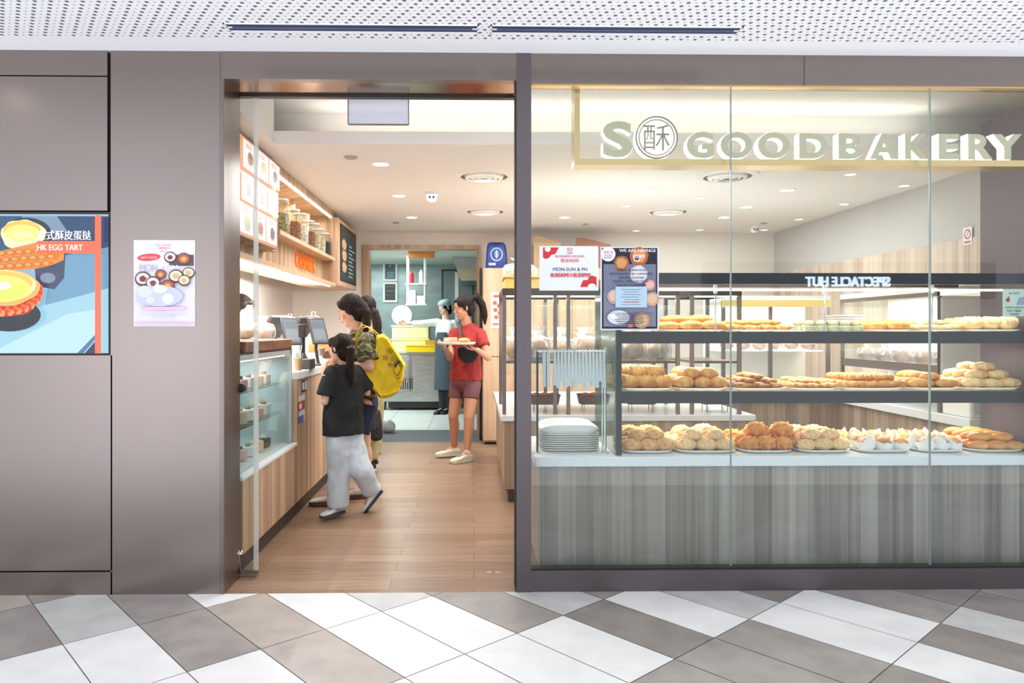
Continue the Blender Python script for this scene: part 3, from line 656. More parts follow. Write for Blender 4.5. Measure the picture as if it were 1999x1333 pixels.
def monitor(Y, px, lb):
    x = X(px, Y); t = thing('cash_register_monitor', lb, 'monitor', (x, Y, ZC), 'cash register monitors')
    M = Matrix.Translation((x, Y, 1.33)) @ Matrix.Rotation(math.radians(-112), 4, 'Z') @ Matrix.Rotation(math.radians(-38), 4, 'X')
    MB().rbox(-.13, .13, 0, .03, -.105, .105, .012, M=M).build('body', mat('dark_brown_plastic', (52, 44, 42), .4), t)
    MB().box(-.115, .115, -.002, 0, -.09, .09, M=M).build('screen', mat('pos_screen', (150, 180, 200), .3, emit=.3), t)
    MB().tube([(x, Y, ZC), (x, Y, 1.26)], .022).build('stand', M_black, t, True); MB().rbox(x-.10, x+.08, Y-.09, Y+.09, ZC, ZC+.018, .02).build('base', M_black, t)
monitor(5.75, 535, 'dark till monitor seen from behind, nearer the chilled case'); monitor(6.15, 590, 'dark till monitor seen from behind, between the two customer tablets')
x = X(603, 5.7)
t = thing('card_terminal_stand', 'black upright card terminal pole on a square base at the cashier', 'card terminal', (x, 5.5, ZC))
MB().rbox(x-.085, x+.085, 5.40, 5.55, ZC, ZC+.075, .01).build('base', mat('dark_grey_plastic', (52, 50, 50), .4), t)
MB().tube([(x+.0, 5.50, ZC+.07), (x, 5.50, ZC+.11)], [.04, .022]).build('collar', M_black, t, True); MB().tube([(x, 5.50, ZC+.10), (x, 5.50, 1.32)], .018).build('pole', M_black, t, True)
MB().rbox(x-.028, x+.028, 5.46, 5.5, 1.24, 1.34, .008).build('scanner_head', M_black, t)
x = X(582, 5.22)
t = thing('iced_drink_cup', 'clear plastic cup of milky iced tea on the counter corner', 'cup', (x, 5.22, ZC))
MB().lathe([(.026, 0), (.034, .10), (.036, .125), (.038, .127), (.036, .122), (.03, .05), (.024, .004)], (x, 5.22, ZC+.0005), 20).build('cup', M_glass2, t, True)
MB().lathe([(.024, 0), (.031, .085), (.01, .086)], (x, 5.22, ZC+.003), 20).build('drink', mat('milk_tea', (204, 152, 108), .3), t, True)
MB().tube([(x+.005, 5.22, ZC+.03), (x+.025, 5.22, ZC+.18)], .003, 6).build('straw', M_paper, t)
x = X(566, 5.2)
t = thing('upright_drink_cup', 'pale cup with a white napkin behind the milky iced tea', 'cup', (X(569, 5.3), 5.36, ZC))
MB().lathe([(.03, 0), (.04, .13), (.036, .128), (.028, .006)], (X(569, 5.3), 5.36, ZC+.0005), 18).build('cup', M_mel, t, True)
# orange trays with cakes, back of the counter
for k, (pxa, pxb, Y, lb) in enumerate(((604, 650, 6.55, 'orange cake boxes row behind the customer tablets'),)):
    t = thing('pastry_tray', lb, 'tray', (X((pxa+pxb)/2, Y), Y, ZC), 'pastry trays on the cashier counter')
    MB().rbox(X(pxa, Y), X(pxb, Y), Y-.12, Y+.12, ZC, ZC+.09, .01).build('stand', M_mel, t)
    MB().rbox(X(pxa, Y)+.01, X(pxb, Y)-.01, Y-.11, Y+.11, ZC+.091, ZC+.15, .01).build('lower_box', mat('orange_card', (226, 130, 66), .6), t)
    MB().rbox(X(pxa, Y)+.01, X(pxb, Y)-.01, Y-.10, Y+.11, ZC+.151, ZC+.20, .01).build('upper_box', mat('light_orange_card', (238, 160, 96), .6), t)
for k, px in enumerate((566, 589, 612)):
    Y = 6.85; x = X(px, Y); h = (.40, .36, .42)[k]
    t = thing('takeaway_bag', 'upright white takeaway paper bag at the back of the cashier counter', 'paper bag', (x, Y, ZC), 'white paper bags behind the tills')
    MB().box(x-.05, x+.045, Y-.03, Y+.03, ZC, ZC+h).build('bag', M_paper, t); MB().tube([(x-.02, Y, ZC+h-.005), (x-.015, Y, ZC+h+.04), (x+.015, Y, ZC+h+.04), (x+.02, Y, ZC+h-.005)], .003, 6).build('handle', M_paper, t)
# ================================================================ MIDDLE ISLAND
t = thing('bakery_island', 'long oak fronted island counter with white top in the middle', 'counter', (1.16, 6.45, 0))
IX0, IX1, IY0, IY1 = .20, 2.12, 5.42, 7.5
MB().box(IX0+.03, IX1-.03, IY0+.03, IY1-.03, .10, .612).build('front_panel', strip_wood('mid_oak_laminate', [(134, 112, 92), (164, 140, 116), (184, 162, 138), (200, 180, 156)], .03), t)  # oak tones greyed to carry the reflection of the shopfront glass
MB().box(IX0+.06, IX1-.06, IY0+.06, IY1-.06, 0, .10).build('plinth', M_kick, t); MB().rbox(IX0, IX1, IY0, IY1, .613, .657, .006).build('worktop', M_white, t)
IT = .658
def frame_case(nm, x0, x1, y0, y1, z0, z1, lb, extra=(), shelf=None, nshelf=1):
    t = thing(nm, lb, 'display case', ((x0+x1)/2, (y0+y1)/2, z0)); p = .028
    for xx in (x0, x1-p)+tuple(extra):
        for yy in (y0, y1-p): MB().box(xx, xx+p, yy, yy+p, z0, z1-p).build('post', M_alu, t)
    q = MB().box(x0, x1, y0, y0+p, z1-p, z1+.025).box(x0, x1, y1-p, y1, z1-p, z1+.025).box(x0, x0+p, y0+p, y1-p, z1-p, z1+.025).box(x1-p, x1, y0+p, y1-p, z1-p, z1+.025); q.build('top_rail', mat('brown_rail', (86, 72, 66), .4, .4), t)
    MB().box(x0+p, x1-p, y0+p, y1-p, z1+.005, z1+.02).build('top_panel', M_white, t)
    MB().box(x0+p, x1-p, y0+.004, y0+.010, z0+.3, z1-p).build('front_glass', M_glass2, t)
    MB().box(x0+p, x1-p, y0+p+.004, y0+p+.02, z1-p-.012, z1-p).build('light_strip', M_led, t)
    for s in (shelf or ()): MB().box(x0+p, x1-p, y0+p, y1-p, s-.018, s).build('shelf', mat('shelf_brown', (120, 100, 84), .4), t)
    return t
frame_case('bread_display_case', .215, 1.56, 5.47, 6.25, IT, 1.585, 'taupe framed bread case standing on the middle island, left unit', (.60, .70), (1.06,))
frame_case('bread_display_case', 1.64, 2.03, 5.47, 6.25, IT, 1.585, 'narrow taupe framed bread case on the right end of the island', (), (1.06,))
area('bread_case_light', (.9, 5.85, 1.54), 1.2, .5, 17, (1, .94, .85)); 
rr_ = random.Random(21)
k = 0
for row, Y in ((0, 5.62), (1, 5.85), (2, 6.06)):
    for i in range(7):
        x = .32+.185*i+.02*rr_.random(); k += 1
        if abs(x-.66) < .0: continue
        wrapped('wrapped_loaf', (x, Y, 1.062), (.17, .17, .16+.05*rr_.random()), 'loaf in a clear plastic bag on the island case shelf, %s row' % ('front', 'middle', 'back')[row], 'bagged loaves on the island shelf', rr_.choice([(206, 140, 80), (190, 120, 66), (222, 176, 120)]), seed=k*1.3)
def basket(x, y, z, w_, lb, grp=None, h=.07, col=(120, 78, 48)):
    t = thing('bread_basket', lb, 'basket', (x, y, z), grp)
    rings = []
    for f, s_ in ((0, .9), (.5, .96), (1, 1.0), (1, .93), (.12, .84)):
        rings.append([V((x+s_*w_*.5*a_, y+s_*w_*.36*b_, z+h*f)) for a_, b_ in ((-1, -.7), (-.7, -1), (.7, -1), (1, -.7), (1, .7), (.7, 1), (-.7, 1), (-1, .7))])
    q = MB(); q.loft(rings, 0, True); q.build('wicker_body', mat('wicker', col, .7, c2=(84, 54, 34), scale=60, stretch=(1, 1, 3), bump=.8), t)
    MB().tube([V((x+w_*.5*a_, y+w_*.36*b_, z+h)) for a_, b_ in ((-1, -.7), (-.7, -1), (.7, -1), (1, -.7), (1, .7), (.7, 1), (-.7, 1), (-1, .7), (-1, -.7))], .006, 8).build('rim', mat('wicker', col), t, True)
M_wire = mat('wire_steel', (150, 148, 146), .3, .8)
for px, lb in ((1062, 'wicker basket on the island worktop left of the tray stack'), (1158, 'wicker basket on the island worktop behind the tongs rack'), (1250, 'wicker basket on the island worktop left of centre'), (1395, 'wicker basket on the island worktop before the first glass joint')):
    Y = 5.68; x = X(px, Y); basket(x, Y, IT+.06, .24, lb, 'bread baskets on the island')
    for s in (-.08, .08): tag(MB().tube([(x+s, Y-.06, IT), (x+s, Y-.06, IT+.055), (x+s, Y+.06, IT+.055), (x+s, Y+.06, IT)], .004, 6).build('wire_riser', M_wire, None, True), 'bent wire riser holding up a bread basket on the island', 'riser', 'wire risers on the island')
    for i in range(3): tag(MB().ell((x-.065+.065*i, Y, IT+.115), (.042, .05, .034), n=.08).build('bread_roll', mat('crust_orange', (214, 128, 76), .5, c2=(180, 96, 54), scale=20, rnd=.1), None, True), 'orange brown roll lying in a wicker basket on the island', 'bread', 'rolls in the island baskets')
# yellow crate and wrapped bread on the island case
t = thing('bread_crate', 'yellow plastic crate wrapped in clear film on top of the island case', 'crate', (.40, 5.85, 1.612))
MB().rbox(.24, .62, 5.60, 6.1, 1.612, 1.70, .02).build('body', mat('pale_yellow_plastic', (232, 196, 112), .5), t); MB().rbox(.23, .63, 5.59, 6.11, 1.70, 1.715, .02).build('rim', mat('pale_yellow_plastic', (232, 196, 112)), t)
wrapped('wrapped_loaf', (.36, 5.8, 1.716), (.26, .24, .12), 'white wrapped bundle on the yellow crate above the island case', None, (240, 232, 216), seed=9)
# tall cabinet at the back, with things on top
t = thing('tall_cabinet', 'tall oak cabinet against the back wall right of the kitchen doorway', 'cabinet', (.9, 8.5, 0))
c0, c1, cy, ct = X(943, 8.2), X(1206, 8.2), 8.2, Z(523, 8.2)
MB().box(c0, c1, cy, BY-.003, .03, ct).build('carcass', M_oakplain, t)
MB().box(c0+.02, c1, cy+.03, BY-.003, 0, .03).build('plinth', M_black, t)
for i in range(3): 
    d = MB().box(c0+.01+.5*i, min(c0+.5+.5*i, c1-.01), cy-.018, cy, 1.0, ct-.01).build('door', M_oakplain, t); MB().box(c0+.46+.5*i, c0+.475+.5*i, cy-.04, cy-.019, 1.08, 1.2).build('handle', M_black, d)
    d = MB().box(c0+.01+.5*i, min(c0+.5+.5*i, c1-.01), cy-.018, cy, .05, .985).build('door', M_oakplain, t); MB().box(c0+.46+.5*i, c0+.475+.5*i, cy-.04, cy-.019, .80, .92).build('handle', M_black, d)
tag(MB().box(X(936, 8.5), X(941.5, 8.5), 8.5, 8.6, 0, Z(523, 8.5)).build('cabinet_gap_strip', M_black), 'narrow black upright strip between kitchen doorway and tall cabinet', 'strip')
a = Art((X(958, 8.17), 8.178, Z(640, 8.17)), (1, 0, 0), (0, 0, 1), X(985, 8.17)-X(958, 8.17), Z(570, 8.17)-Z(640, 8.17))
a.rect(0, 0, 1, 1, (238, 228, 218)); a.rect(.2, .85, .8, .92, (200, 90, 70))
for i, (u, v) in enumerate(((.3, .7), (.6, .62), (.35, .5), (.65, .42), (.4, .3))): a.ell(u, v, .16, .06, (176, 104, 66), wob=.2, seed=i)
a.rect(.15, .08, .85, .13, (200, 110, 90)); tag(a.build('notice_poster'), 'small white poster with round pastries on the tall cabinet door', 'poster')
# blue bag
bx, by = X(969, 8.35), 8.35
t = thing('blue_bag', 'blue printed bag with a white ring emblem on the tall cabinet', 'bag', (bx, by, ct))
q = MB(); rings = []
for f, s_ in ((0, .94), (.1, 1), (.5, .97), (.85, .88), (.97, .8), (1.0, .72)):
    rings.append([V((bx+.125*s_*math.copysign(abs(math.cos(a_))**.5, math.cos(a_))*(1+.05*noise.noise(V((a_, f*4, 1)))), by+.07*s_*math.copysign(abs(math.sin(a_))**.5, math.sin(a_)), ct+.001+.295*f+.01*math.sin(a_*5)*f)) for a_ in [2*PI*k/28 for k in range(28)]])
q.loft(rings); q.build('body', mat('royal_blue_film', (34, 60, 140), .35), t, True)
a = Art((bx-.09, by-.074, ct+.03), (1, 0, 0), (0, 0, 1), .18, .22, eps=.001)
a.ell(.5, .6, .40, .36, (168, 186, 220)); a.ell(.5, .6, .31, .28, (38, 66, 146)); a.ell(.5, .62, .17, .2, (120, 146, 196)); a.rect(.46, .4, .54, .8, (210, 220, 236)); a.rect(.0, .03, .45, .16, (190, 200, 220)); a.build('print', t)
for px0, px1, py, lb, c_ in ((1040, 1092, 463, 'plain brown carton on top of the tall back cabinet', (186, 150, 112)), (1122, 1188, 466, 'reddish brown carton with one sloping flap on the back cabinet', (146, 96, 72))):
    x0, x1 = X(px0, 8.4), X(px1, 8.4); t = thing('cardboard_box', lb, 'box', ((x0+x1)/2, 8.4, ct))
    mk = mat('card_%d' % c_[0], c_, .8); zz = Z(py+12, 8.3)
    MB().box(x0, x1, 8.25, 8.55, ct+.001, zz).build('body', mk, t); MB().box(x0, x1, 8.25, 8.36, zz, zz+.004).build('flap', mk, t)
    MB().prism([(x0, 8.26, zz), (x1, 8.26, zz), (x0+.25*(x1-x0), 8.30, zz+.085), (x0, 8.30, zz+.085)], (0, .006, 0)).build('flap', mk, t)
# ================================================================ RIGHT AND BACK COUNTER (L shaped), white cases
t = thing('wall_counter', 'L shaped grey oak counter with white top along the right wall', 'counter', (3.0, 6.0, 0))
q = MB().box(3.19, RX-.012, 4.62, 6.3, .0, .668).box(2.2, RX-.012, 6.3, 6.95, 0, .668); q.build('front_panel', strip_wood('mid_oak_laminate', []), t)
q = MB().rbox(3.15, RX-.012, 4.56, 6.26, .67, .73, .005).rbox(2.16, RX-.012, 6.262, 6.97, .67, .73, .005); q.build('worktop', M_white, t)
WT = .731
M_cream = mat('lit_cream_panel', (244, 238, 226), .5)
t = thing('wall_display_case', 'white backed display case running along the right wall counter', 'display case', (3.4, 5.6, WT))
MB().box(3.60, 3.63, 4.95, 6.25, WT, 1.56).build('back_panel', M_cream, t); MB().rbox(3.18, 3.64, 4.90, 4.93, .96, 1.53, .02).build('end_panel', M_white, t)
MB().box(3.18, 3.64, 4.93, 6.25, 1.56, 1.60).build('top', M_white, t); MB().box(3.18, 3.20, 4.93, 6.25, 1.53, 1.56).build('front_rail', M_alu, t)
for z in (1.02, ): MB().box(3.20, 3.60, 4.93, 6.25, z, z+.012).build('glass_shelf', M_white, t); MB().box(3.185, 3.20, 4.93, 6.25, z-.03, z+.035).build('shelf_lip', M_alu, t)
for y in (4.905, 6.22): MB().box(3.18, 3.205, y, y+.025, WT, 1.53).build('post', M_alu, t)
MB().box(3.183, 3.19, 4.94, 6.24, 1.06, 1.53).build('front_glass', M_glass2, t)
area('wall_case_light', (3.4, 5.6, 1.55), .3, 1.2, 8, (1, .97, .92))
for i in range(9):
    wrapped('wrapped_loaf', (3.31+.15*(i % 2), 5.02+.13*i, 1.033), (.16, .14, .13), 'bagged bread on the shelf of the right wall case', 'bagged breads in the right wall case', (196, 132, 96) if i % 3 else (170, 110, 84), seed=i*2.1)
t = thing('countertop_box', 'pale grey appliance box on the near end of the wall counter', 'appliance', (3.3, 4.74, WT))
MB().rbox(3.18, 3.55, 4.60, 4.88, WT, .90, .015).build('body', M_mel, t); MB().box(3.20, 3.53, 4.597, 4.60, WT+.02, .885).build('front_panel', mat('pale_grey_panel', (206, 210, 208), .4), t)
t = thing('back_display_case', 'cream backed display case on the rear leg of the L counter', 'display case', (2.7, 6.6, WT))
MB().box(2.2, 3.17, 6.90, 6.93, WT, 1.56).build('back_panel', M_cream, t); MB().box(2.2, 3.17, 6.40, 6.93, 1.56, 1.60).build('top', M_white, t)
for x in (2.2, 2.62, 3.14): MB().box(x, x+.03, 6.40, 6.43, WT, 1.56).build('post', M_alu, t)
MB().box(2.23, 3.14, 6.43, 6.9, 1.10, 1.112).build('shelf', M_white, t)
MB().box(2.2, 3.17, 6.385, 6.40, 1.50, 1.56).build('yellow_header', mat('mustard_panel', (232, 204, 120), .5), t)
area('back_case_light', (2.7, 6.65, 1.54), .8, .3, 7, (1, .96, .9))
for i in range(6): wrapped('wrapped_loaf', (2.32+.15*i, 6.62, 1.113), (.14, .14, .11), 'bagged bread on the shelf of the cream backed rear case', 'bagged breads in the rear case', (206, 150, 104), seed=i*3.3)
a = Art((RX-.0015, 0, 0), (0, -1, 0), (0, 0, 1), .1, .1)
yn = 1417*(RX)/(1903-925); zn0, zn1 = Z(483, yn), Z(460, yn)
a = Art((RX-.012, yn+.05, 1.93), (0, -1, 0), (0, 0, 1), .10, .13); a.rect(0, 0, 1, 1, (238, 236, 234)); a.ell(.5, .6, .36, .28, (196, 60, 66)); a.ell(.5, .6, .27, .21, (238, 236, 234)); a.line([(.3, .42), (.7, .78)], .06, (196, 60, 66)); a.rect(.15, .1, .85, .2, (190, 90, 92))
tag(a.build('prohibition_notice'), 'small white notice with a red barred circle on the right wall', 'notice')
# ================================================================ FRONT DISPLAY COUNTER
DX0 = X(1045, 3.75); DX1 = 2.985; TOPZ = Z(893, 3.75)
t = thing('display_counter', 'grey oak counter with a thick white top behind the shopfront glass', 'counter', (1.65, 4.1, 0))
MB().box(DX0+.02, DX1, 3.77, 4.48, .06, TOPZ-.052).build('front_panel', M_oak_shaded, t); MB().box(DX0+.05, DX1, 3.80, 4.45, 0, .06).build('plinth', M_kick, t)
MB().rbox(DX0, DX1, 3.75, 4.5, TOPZ-.05, TOPZ, .006).build('worktop', M_white, t)
t = thing('pastry_display_case', 'long charcoal framed two shelf pastry case on the front counter', 'display case', (2.1, 4.1, TOPZ))
ex0 = X(1203, 3.80); ex1 = X(1213, 3.80); SZ1 = Z(647, 3.80); SZ2 = Z(764.5, 3.80)
for y in (3.80, 4.42): MB().box(ex0, ex1+.002, y, y+.03, TOPZ+.001, Z(532, 3.80)).build('post', M_case, t)
MB().box(ex0-.004, ex0-.0005, 3.795, 4.45, TOPZ+.001, Z(532, 3.80)).build('side_glass', mat('greenish_glass', (70, 110, 96), .1, alpha=.55), t)
MB().box(ex1+.003, DX1, 3.80, 3.83, Z(554, 3.80), Z(532, 3.80)).build('header', M_case, t); MB().box(ex1+.003, DX1, 3.84, 4.46, Z(534, 3.80), Z(532, 3.80)).build('top_glass', M_glass2, t)
MB().box(ex1+.003, DX1, 4.42, 4.45, Z(554, 3.80)+.02, Z(532, 3.80)-.01).build('back_rail', M_alu, t)
for z in (SZ1, SZ2):
    s_ = MB().box(ex1+.003, DX1, 3.83, 4.40, z-.010, z).build('glass_shelf', M_glass2, t)
    MB().box(ex1+.003, DX1, 3.80, 3.829, z-.063, z).build('shelf_fascia', M_case, t)
    MB().box(ex1+.003, DX1, 3.84, 3.852, z-.024, z-.012).build('light_strip', M_led, t)
MB().box(ex1+.003, DX1, 3.835, 3.85, Z(567, 3.83), Z(563, 3.83)).build('light_strip', M_led, t)
for px in (1397, 1611, 1820):
    x = X(px, 3.84); MB().box(x-.003, x+.003, 3.84, 3.846, SZ1, Z(556, 3.84)).build('hanging_rod', M_chrome, t); MB().box(x-.008, x+.008, 3.836, 3.85, Z(572, 3.84), Z(555, 3.84)).build('rod_clip', M_white, t)
# ---- pastries
def bun_mesh(kind):
    q = MB(); 
    if kind == 'round': q.ell((0, 0, .034), (.058, .052, .036), n=.06, ns=18, seg=20, rg=12)
    elif kind == 'shred': q.ell((0, 0, .032), (.062, .050, .036), n=.22, ns=75, seg=34, rg=20)
    elif kind == 'floss': q.ell((0, 0, .036), (.062, .054, .042), n=.34, ns=60, seg=36, rg=22)
    elif kind == 'puff':
        q.ell((0, 0, .036), (.062, .048, .038), n=.08, ns=16, seg=24, rg=14)
        for k in range(4): q.ell((-.036+.024*k, -.006, .046), (.013, .040, .030), n=.08, seg=10, rg=8)
    elif kind == 'oval': q.ell((0, 0, .026), (.075, .036, .028), n=.06, ns=14, seg=20, rg=10)
    elif kind == 'flat': q.ell((0, 0, .016), (.060, .050, .018), n=.25, ns=38, seg=26, rg=12)
    elif kind == 'braid':
        for k in range(6):
            s = -1 if k % 2 else 1; q.ell((-.055+.022*k, s*.007, .023), (.024, .034, .021), n=.12, seg=14, rg=8, M=Matrix.Rotation(s*.7, 3, 'Z'))
        q.ell((0, 0, .020), (.072, .030, .020), n=.08)
    elif kind == 'roll':
        for k in range(5): q.ell((-.046+.023*k, 0, .027), (.024, .034+.006*(2-abs(k-2)), .0245+.004*(2-abs(k-2))), n=.12, ns=30, seg=16, rg=10)
        q.ell((0, 0, .028), (.068, .042, .030), n=.1, ns=25)
    elif kind == 'hot':
        q.ell((0, .0, .026), (.055, .045, .027), n=.03, seg=20, rg=10)
    return q
def crust(nm, a_, b_, sc=16, bump=.0, rough=.42): return mat(nm, a_, rough, c2=b_, scale=sc, bump=bump, rnd=.08)
PM = {'coco': crust('coconut_crust', (232, 188, 128), (206, 146, 82), 40, .5, .7), 'gold': crust('golden_crust', (236, 176, 92), (202, 118, 44), 14, .35), 'floss': crust('floss_crust', (232, 160, 78), (204, 122, 48), 40, .6, .8),
      'brown': crust('brown_crust', (218, 148, 72), (176, 104, 46), 40, .6), 'pale': crust('pale_crust', (240, 208, 156), (222, 174, 108), 16), 'honey': crust('honey_crust', (236, 178, 98), (200, 120, 50), 22, .3), 'glaze': crust('glazed_crust', (216, 128, 56), (240, 190, 110), 9, 0, .2), 'flake': crust('flaky_crust', (240, 206, 156), (222, 172, 112), 60, .5, .7)}
PROTO = {}
def pastry(nm, kind, pm, x, y, z, lb, grp, rz, tilt=0, sc=1.0):
    key = (nm, kind, pm)
    if key not in PROTO:
        me_o = bun_mesh(kind).build(nm, PM[pm], None, 2 if kind != 'flat' else 2)
        for v_ in me_o.data.vertices: v_.co += me_o.location
        PROTO[key] = me_o; o = me_o
        if kind == 'hot' or kind == 'roll': pass
    else: o = PROTO[key].copy(); C.objects.link(o)
    o.location = (x, y, z); o.rotation_euler = (tilt, 0, rz); o.scale = (sc, sc, sc); tag(o, lb, 'pastry', grp); return o
TRN = {}
def tray(px0, px1, Y0, Y1, z, lb, h=.014, oval=True, mk=None):
    x0, x1 = X(px0, Y0), X(px1, Y0); t = thing('serving_tray', lb, 'tray', ((x0+x1)/2, (Y0+Y1)/2, z), 'white serving trays in the front pastry case')
    rings = []; cx, cy = (x0+x1)/2, (Y0+Y1)/2; hx, hy = (x1-x0)/2, (Y1-Y0)/2
    for f, s_ in ((0, .80), (.15, .88), (1, 1.0), (1.25, 1.0), (1.1, .96), (.45, .86)):
        rings.append([V((cx+(hx-(1-s_)*.12)*math.copysign(abs(math.cos(a_))**.45, math.cos(a_)), cy+(hy-(1-s_)*.12)*math.copysign(abs(math.sin(a_))**.45, math.sin(a_)), z+h*f+.0006)) for a_ in [2*PI*k/40 for k in range(40)]])
    MB().loft(rings).build('tray_body', mk or M_mel, t, True)
    return x0, x1, Y0, Y1, z+h*.5
R_ = random.Random(42)
def heap(tr, nm, kind, pm, lb, grp, sx=.118, sy=.105, lay=2, lh=.052, sc=1.0, rz=0, jit=.3):
    x0, x1, y0, y1, z = tr; m_ = .022; sc *= .92; sx *= .90; sy *= .90; lay += 0
    for L in range(lay):
        ins = m_+L*.05; nx = max(1, int(round((x1-x0-2*ins+.03)/(sx*sc)))); ny = max(1, int(round((y1-y0-2*ins+.03)/(sy*sc))))
        for i in range(nx):
            for j in range(ny):
                fx_ = (i+.5)/nx; fy_ = (j+.5)/ny
                x = x0+ins*.6+fx_*(x1-x0-1.2*ins); y = y0+ins*.6+fy_*(y1-y0-1.2*ins)
                pastry(nm, kind, pm, x+R_.uniform(-.006, .006), y+R_.uniform(-.006, .006), z+.003+L*lh*sc+R_.uniform(0, .004), lb % ('', 'top of the heap ')[0 if L == 0 else 0], grp, rz+R_.uniform(-jit, jit), R_.uniform(-.08, .08)*(L > 0), sc*R_.uniform(.93, 1.05))
BZ = TOPZ+.0005
bot = [(1216, 1322, 'coconut_bun', 'shred', 'coco', 'sandy coconut bun%s on the leftmost tray of the bottom row', 2),
       (1322, 1446, 'coconut_bun', 'shred', 'flake', 'pale shredded bun%s on the second tray of the bottom row', 2),
       (1450, 1556, 'floss_bun', 'floss', 'floss', 'orange floss topped bun%s on the third tray of the bottom row', 1),
       (1562, 1672, 'flaky_bun', 'shred', 'flake', 'broad flaky pale bun%s on the fourth tray of the bottom row', 2)]
NTH = ['leftmost', 'second', 'third', 'fourth', 'fifth', 'sixth', 'rightmost']
for k, (a_, b_, nm, kd, pm, lb, L) in enumerate(bot):
    heap(tray(a_, b_, 3.83, 4.22, BZ, 'white tray, %s of the bottom row on the worktop' % NTH[k]), nm, kd, pm, lb, 'buns on the %s bottom tray' % NTH[k], lay=L, lh=.048, sc=1.0)
    if k == 2: 
        for x in (X(1480, 3.95), X(1530, 3.95)): pastry(nm, kd, pm, x, 3.98, BZ+.065, (lb % ''), 'buns on the third bottom tray', 0, 0, 1.05)
# paper wrapped rolls
def paper_roll(x, y, z, lb, grp, pm, rz, seed):
    t = thing('paper_wrapped_roll', lb, 'pastry', (x, y, z), grp)
    q = MB(); M = Matrix.Rotation(rz, 3, 'Z'); rings = []
    for f, s_ in ((0, .8), (.35, 1.05), (.8, 1.15)):
        ring = []
        for k in range(16):
            a_ = 2*PI*k/16; zz = .05*f
            if f > .7: zz = .042+.038*max(0, math.cos(2*(a_+seed)))**2+.006*(k % 2)
            ring.append(V((x, y, z+.001))+M @ V((.040*s_*math.cos(a_), .048*s_*math.sin(a_), zz)))
        rings.append(ring)
    q.loft(rings, 0, False); q.f.append(tuple(range(16))); q.m.append(0)
    q.build('paper', M_paper, t); MB().ell((x, y, z+.042), (.034, .044, .030), n=.12, ns=30).build('roll', PM[pm], t, True)
for k, (a_, b_) in enumerate(((1678, 1790), (1797, 1893))):
    tr = tray(a_, b_, 3.83, 4.22, BZ, 'white tray, %s of the bottom row on the worktop' % NTH[4+k]); x0, x1, y0, y1, z = tr
    for i in range(3):
        for j in range(4): paper_roll(x0+.06+(x1-x0-.12)*i/2, y0+.05+.095*j, z+.002, 'browned roll standing in folded white paper on the %s bottom tray' % NTH[4+k], 'paper wrapped rolls on the %s bottom tray' % NTH[4+k], ('glaze', 'brown', 'gold')[(i+j) % 3], R_.uniform(-.4, .4), R_.uniform(0, 3))
heap(tray(1900, 2012, 3.83, 4.22, BZ, 'white tray, rightmost of the bottom row on the worktop'), 'glazed_bun', 'oval', 'glaze', 'striped glazed bun%s on the rightmost tray of the bottom row', 'buns on the rightmost bottom tray', sx=.14, sy=.078, lh=.04)
mid = [(1216, 1318, 'golden_bun', 'puff', 'gold', 'large golden bun%s on the leftmost middle shelf tray', 2, 1.05, .112), (1322, 1428, 'golden_bun', 'round', 'honey', 'smooth honey gold bun%s on the second middle shelf tray', 2, 1.0, .11),
       (1434, 1545, 'crispy_bread', 'flat', 'brown', 'rough brown crispy bread%s on the third middle shelf tray', 3, 1.0, .118), (1550, 1645, 'small_pastry', 'flat', 'honey', 'small thin golden pastry%s on the fourth middle shelf tray', 2, .9, .118),
       (1650, 1775, 'braided_bread', 'braid', 'honey', 'braided golden bread%s on the fifth middle shelf tray', 2, 1.0, .13), (1780, 1885, 'long_roll', 'oval', 'gold', 'long smooth golden roll%s on the sixth middle shelf tray', 2, 1.0, .145), (1890, 2005, 'puffy_roll', 'roll', 'pale', 'pale ridged puffy roll%s on the rightmost middle shelf tray', 3, 1.0, .13)]
for k, (a_, b_, nm, kd, pm, lb, L, sc, sx) in enumerate(mid):
    heap(tray(a_, b_, 3.85, 4.20, SZ2+.0005, 'white tray, %s on the middle shelf' % NTH[k], .010), nm, kd, pm, lb, 'pastries on the %s middle tray' % NTH[k], lay=L, lh=.046 if kd not in ('flat', 'braid', 'oval') else (.024 if kd == 'flat' else .036), sc=sc, sx=sx, sy=.10 if kd != 'oval' else .08)
top = [(1290, 1420, 'oval_bun', 'oval', 'gold', 'oval golden bun%s on the leftmost top shelf tray', 2, .145), (1424, 1556, 'flat_bun', 'flat', 'honey', 'flat golden bread%s on the second top shelf tray', 2, .118), (1700, 1790, 'log_roll', 'roll', 'gold', 'thick browned roll%s beside the paper pile on the top shelf', 1, .13), (1794, 1888, 'pale_bun', 'flat', 'pale', 'pale flat bun%s on the top shelf before the white end panel', 2, .118), (1892, 2005, 'soft_bun', 'puff', 'pale', 'soft pale puffed bun%s at the right end of the top shelf', 1, .125)]
for k, (a_, b_, nm, kd, pm, lb, L, sx) in enumerate(top):
    heap(tray(a_, b_, 3.85, 4.15, SZ1+.0005, 'white tray, %s on the top shelf' % ['leftmost', 'second', 'third', 'fourth', 'rightmost'][k], .008), nm, kd, pm, lb, 'pastries on the %s top tray' % ['leftmost', 'second', 'third', 'fourth', 'rightmost'][k], lay=L, lh=.036 if kd == 'oval' else .026, sx=sx, sy=.10 if kd != 'oval' else .08)
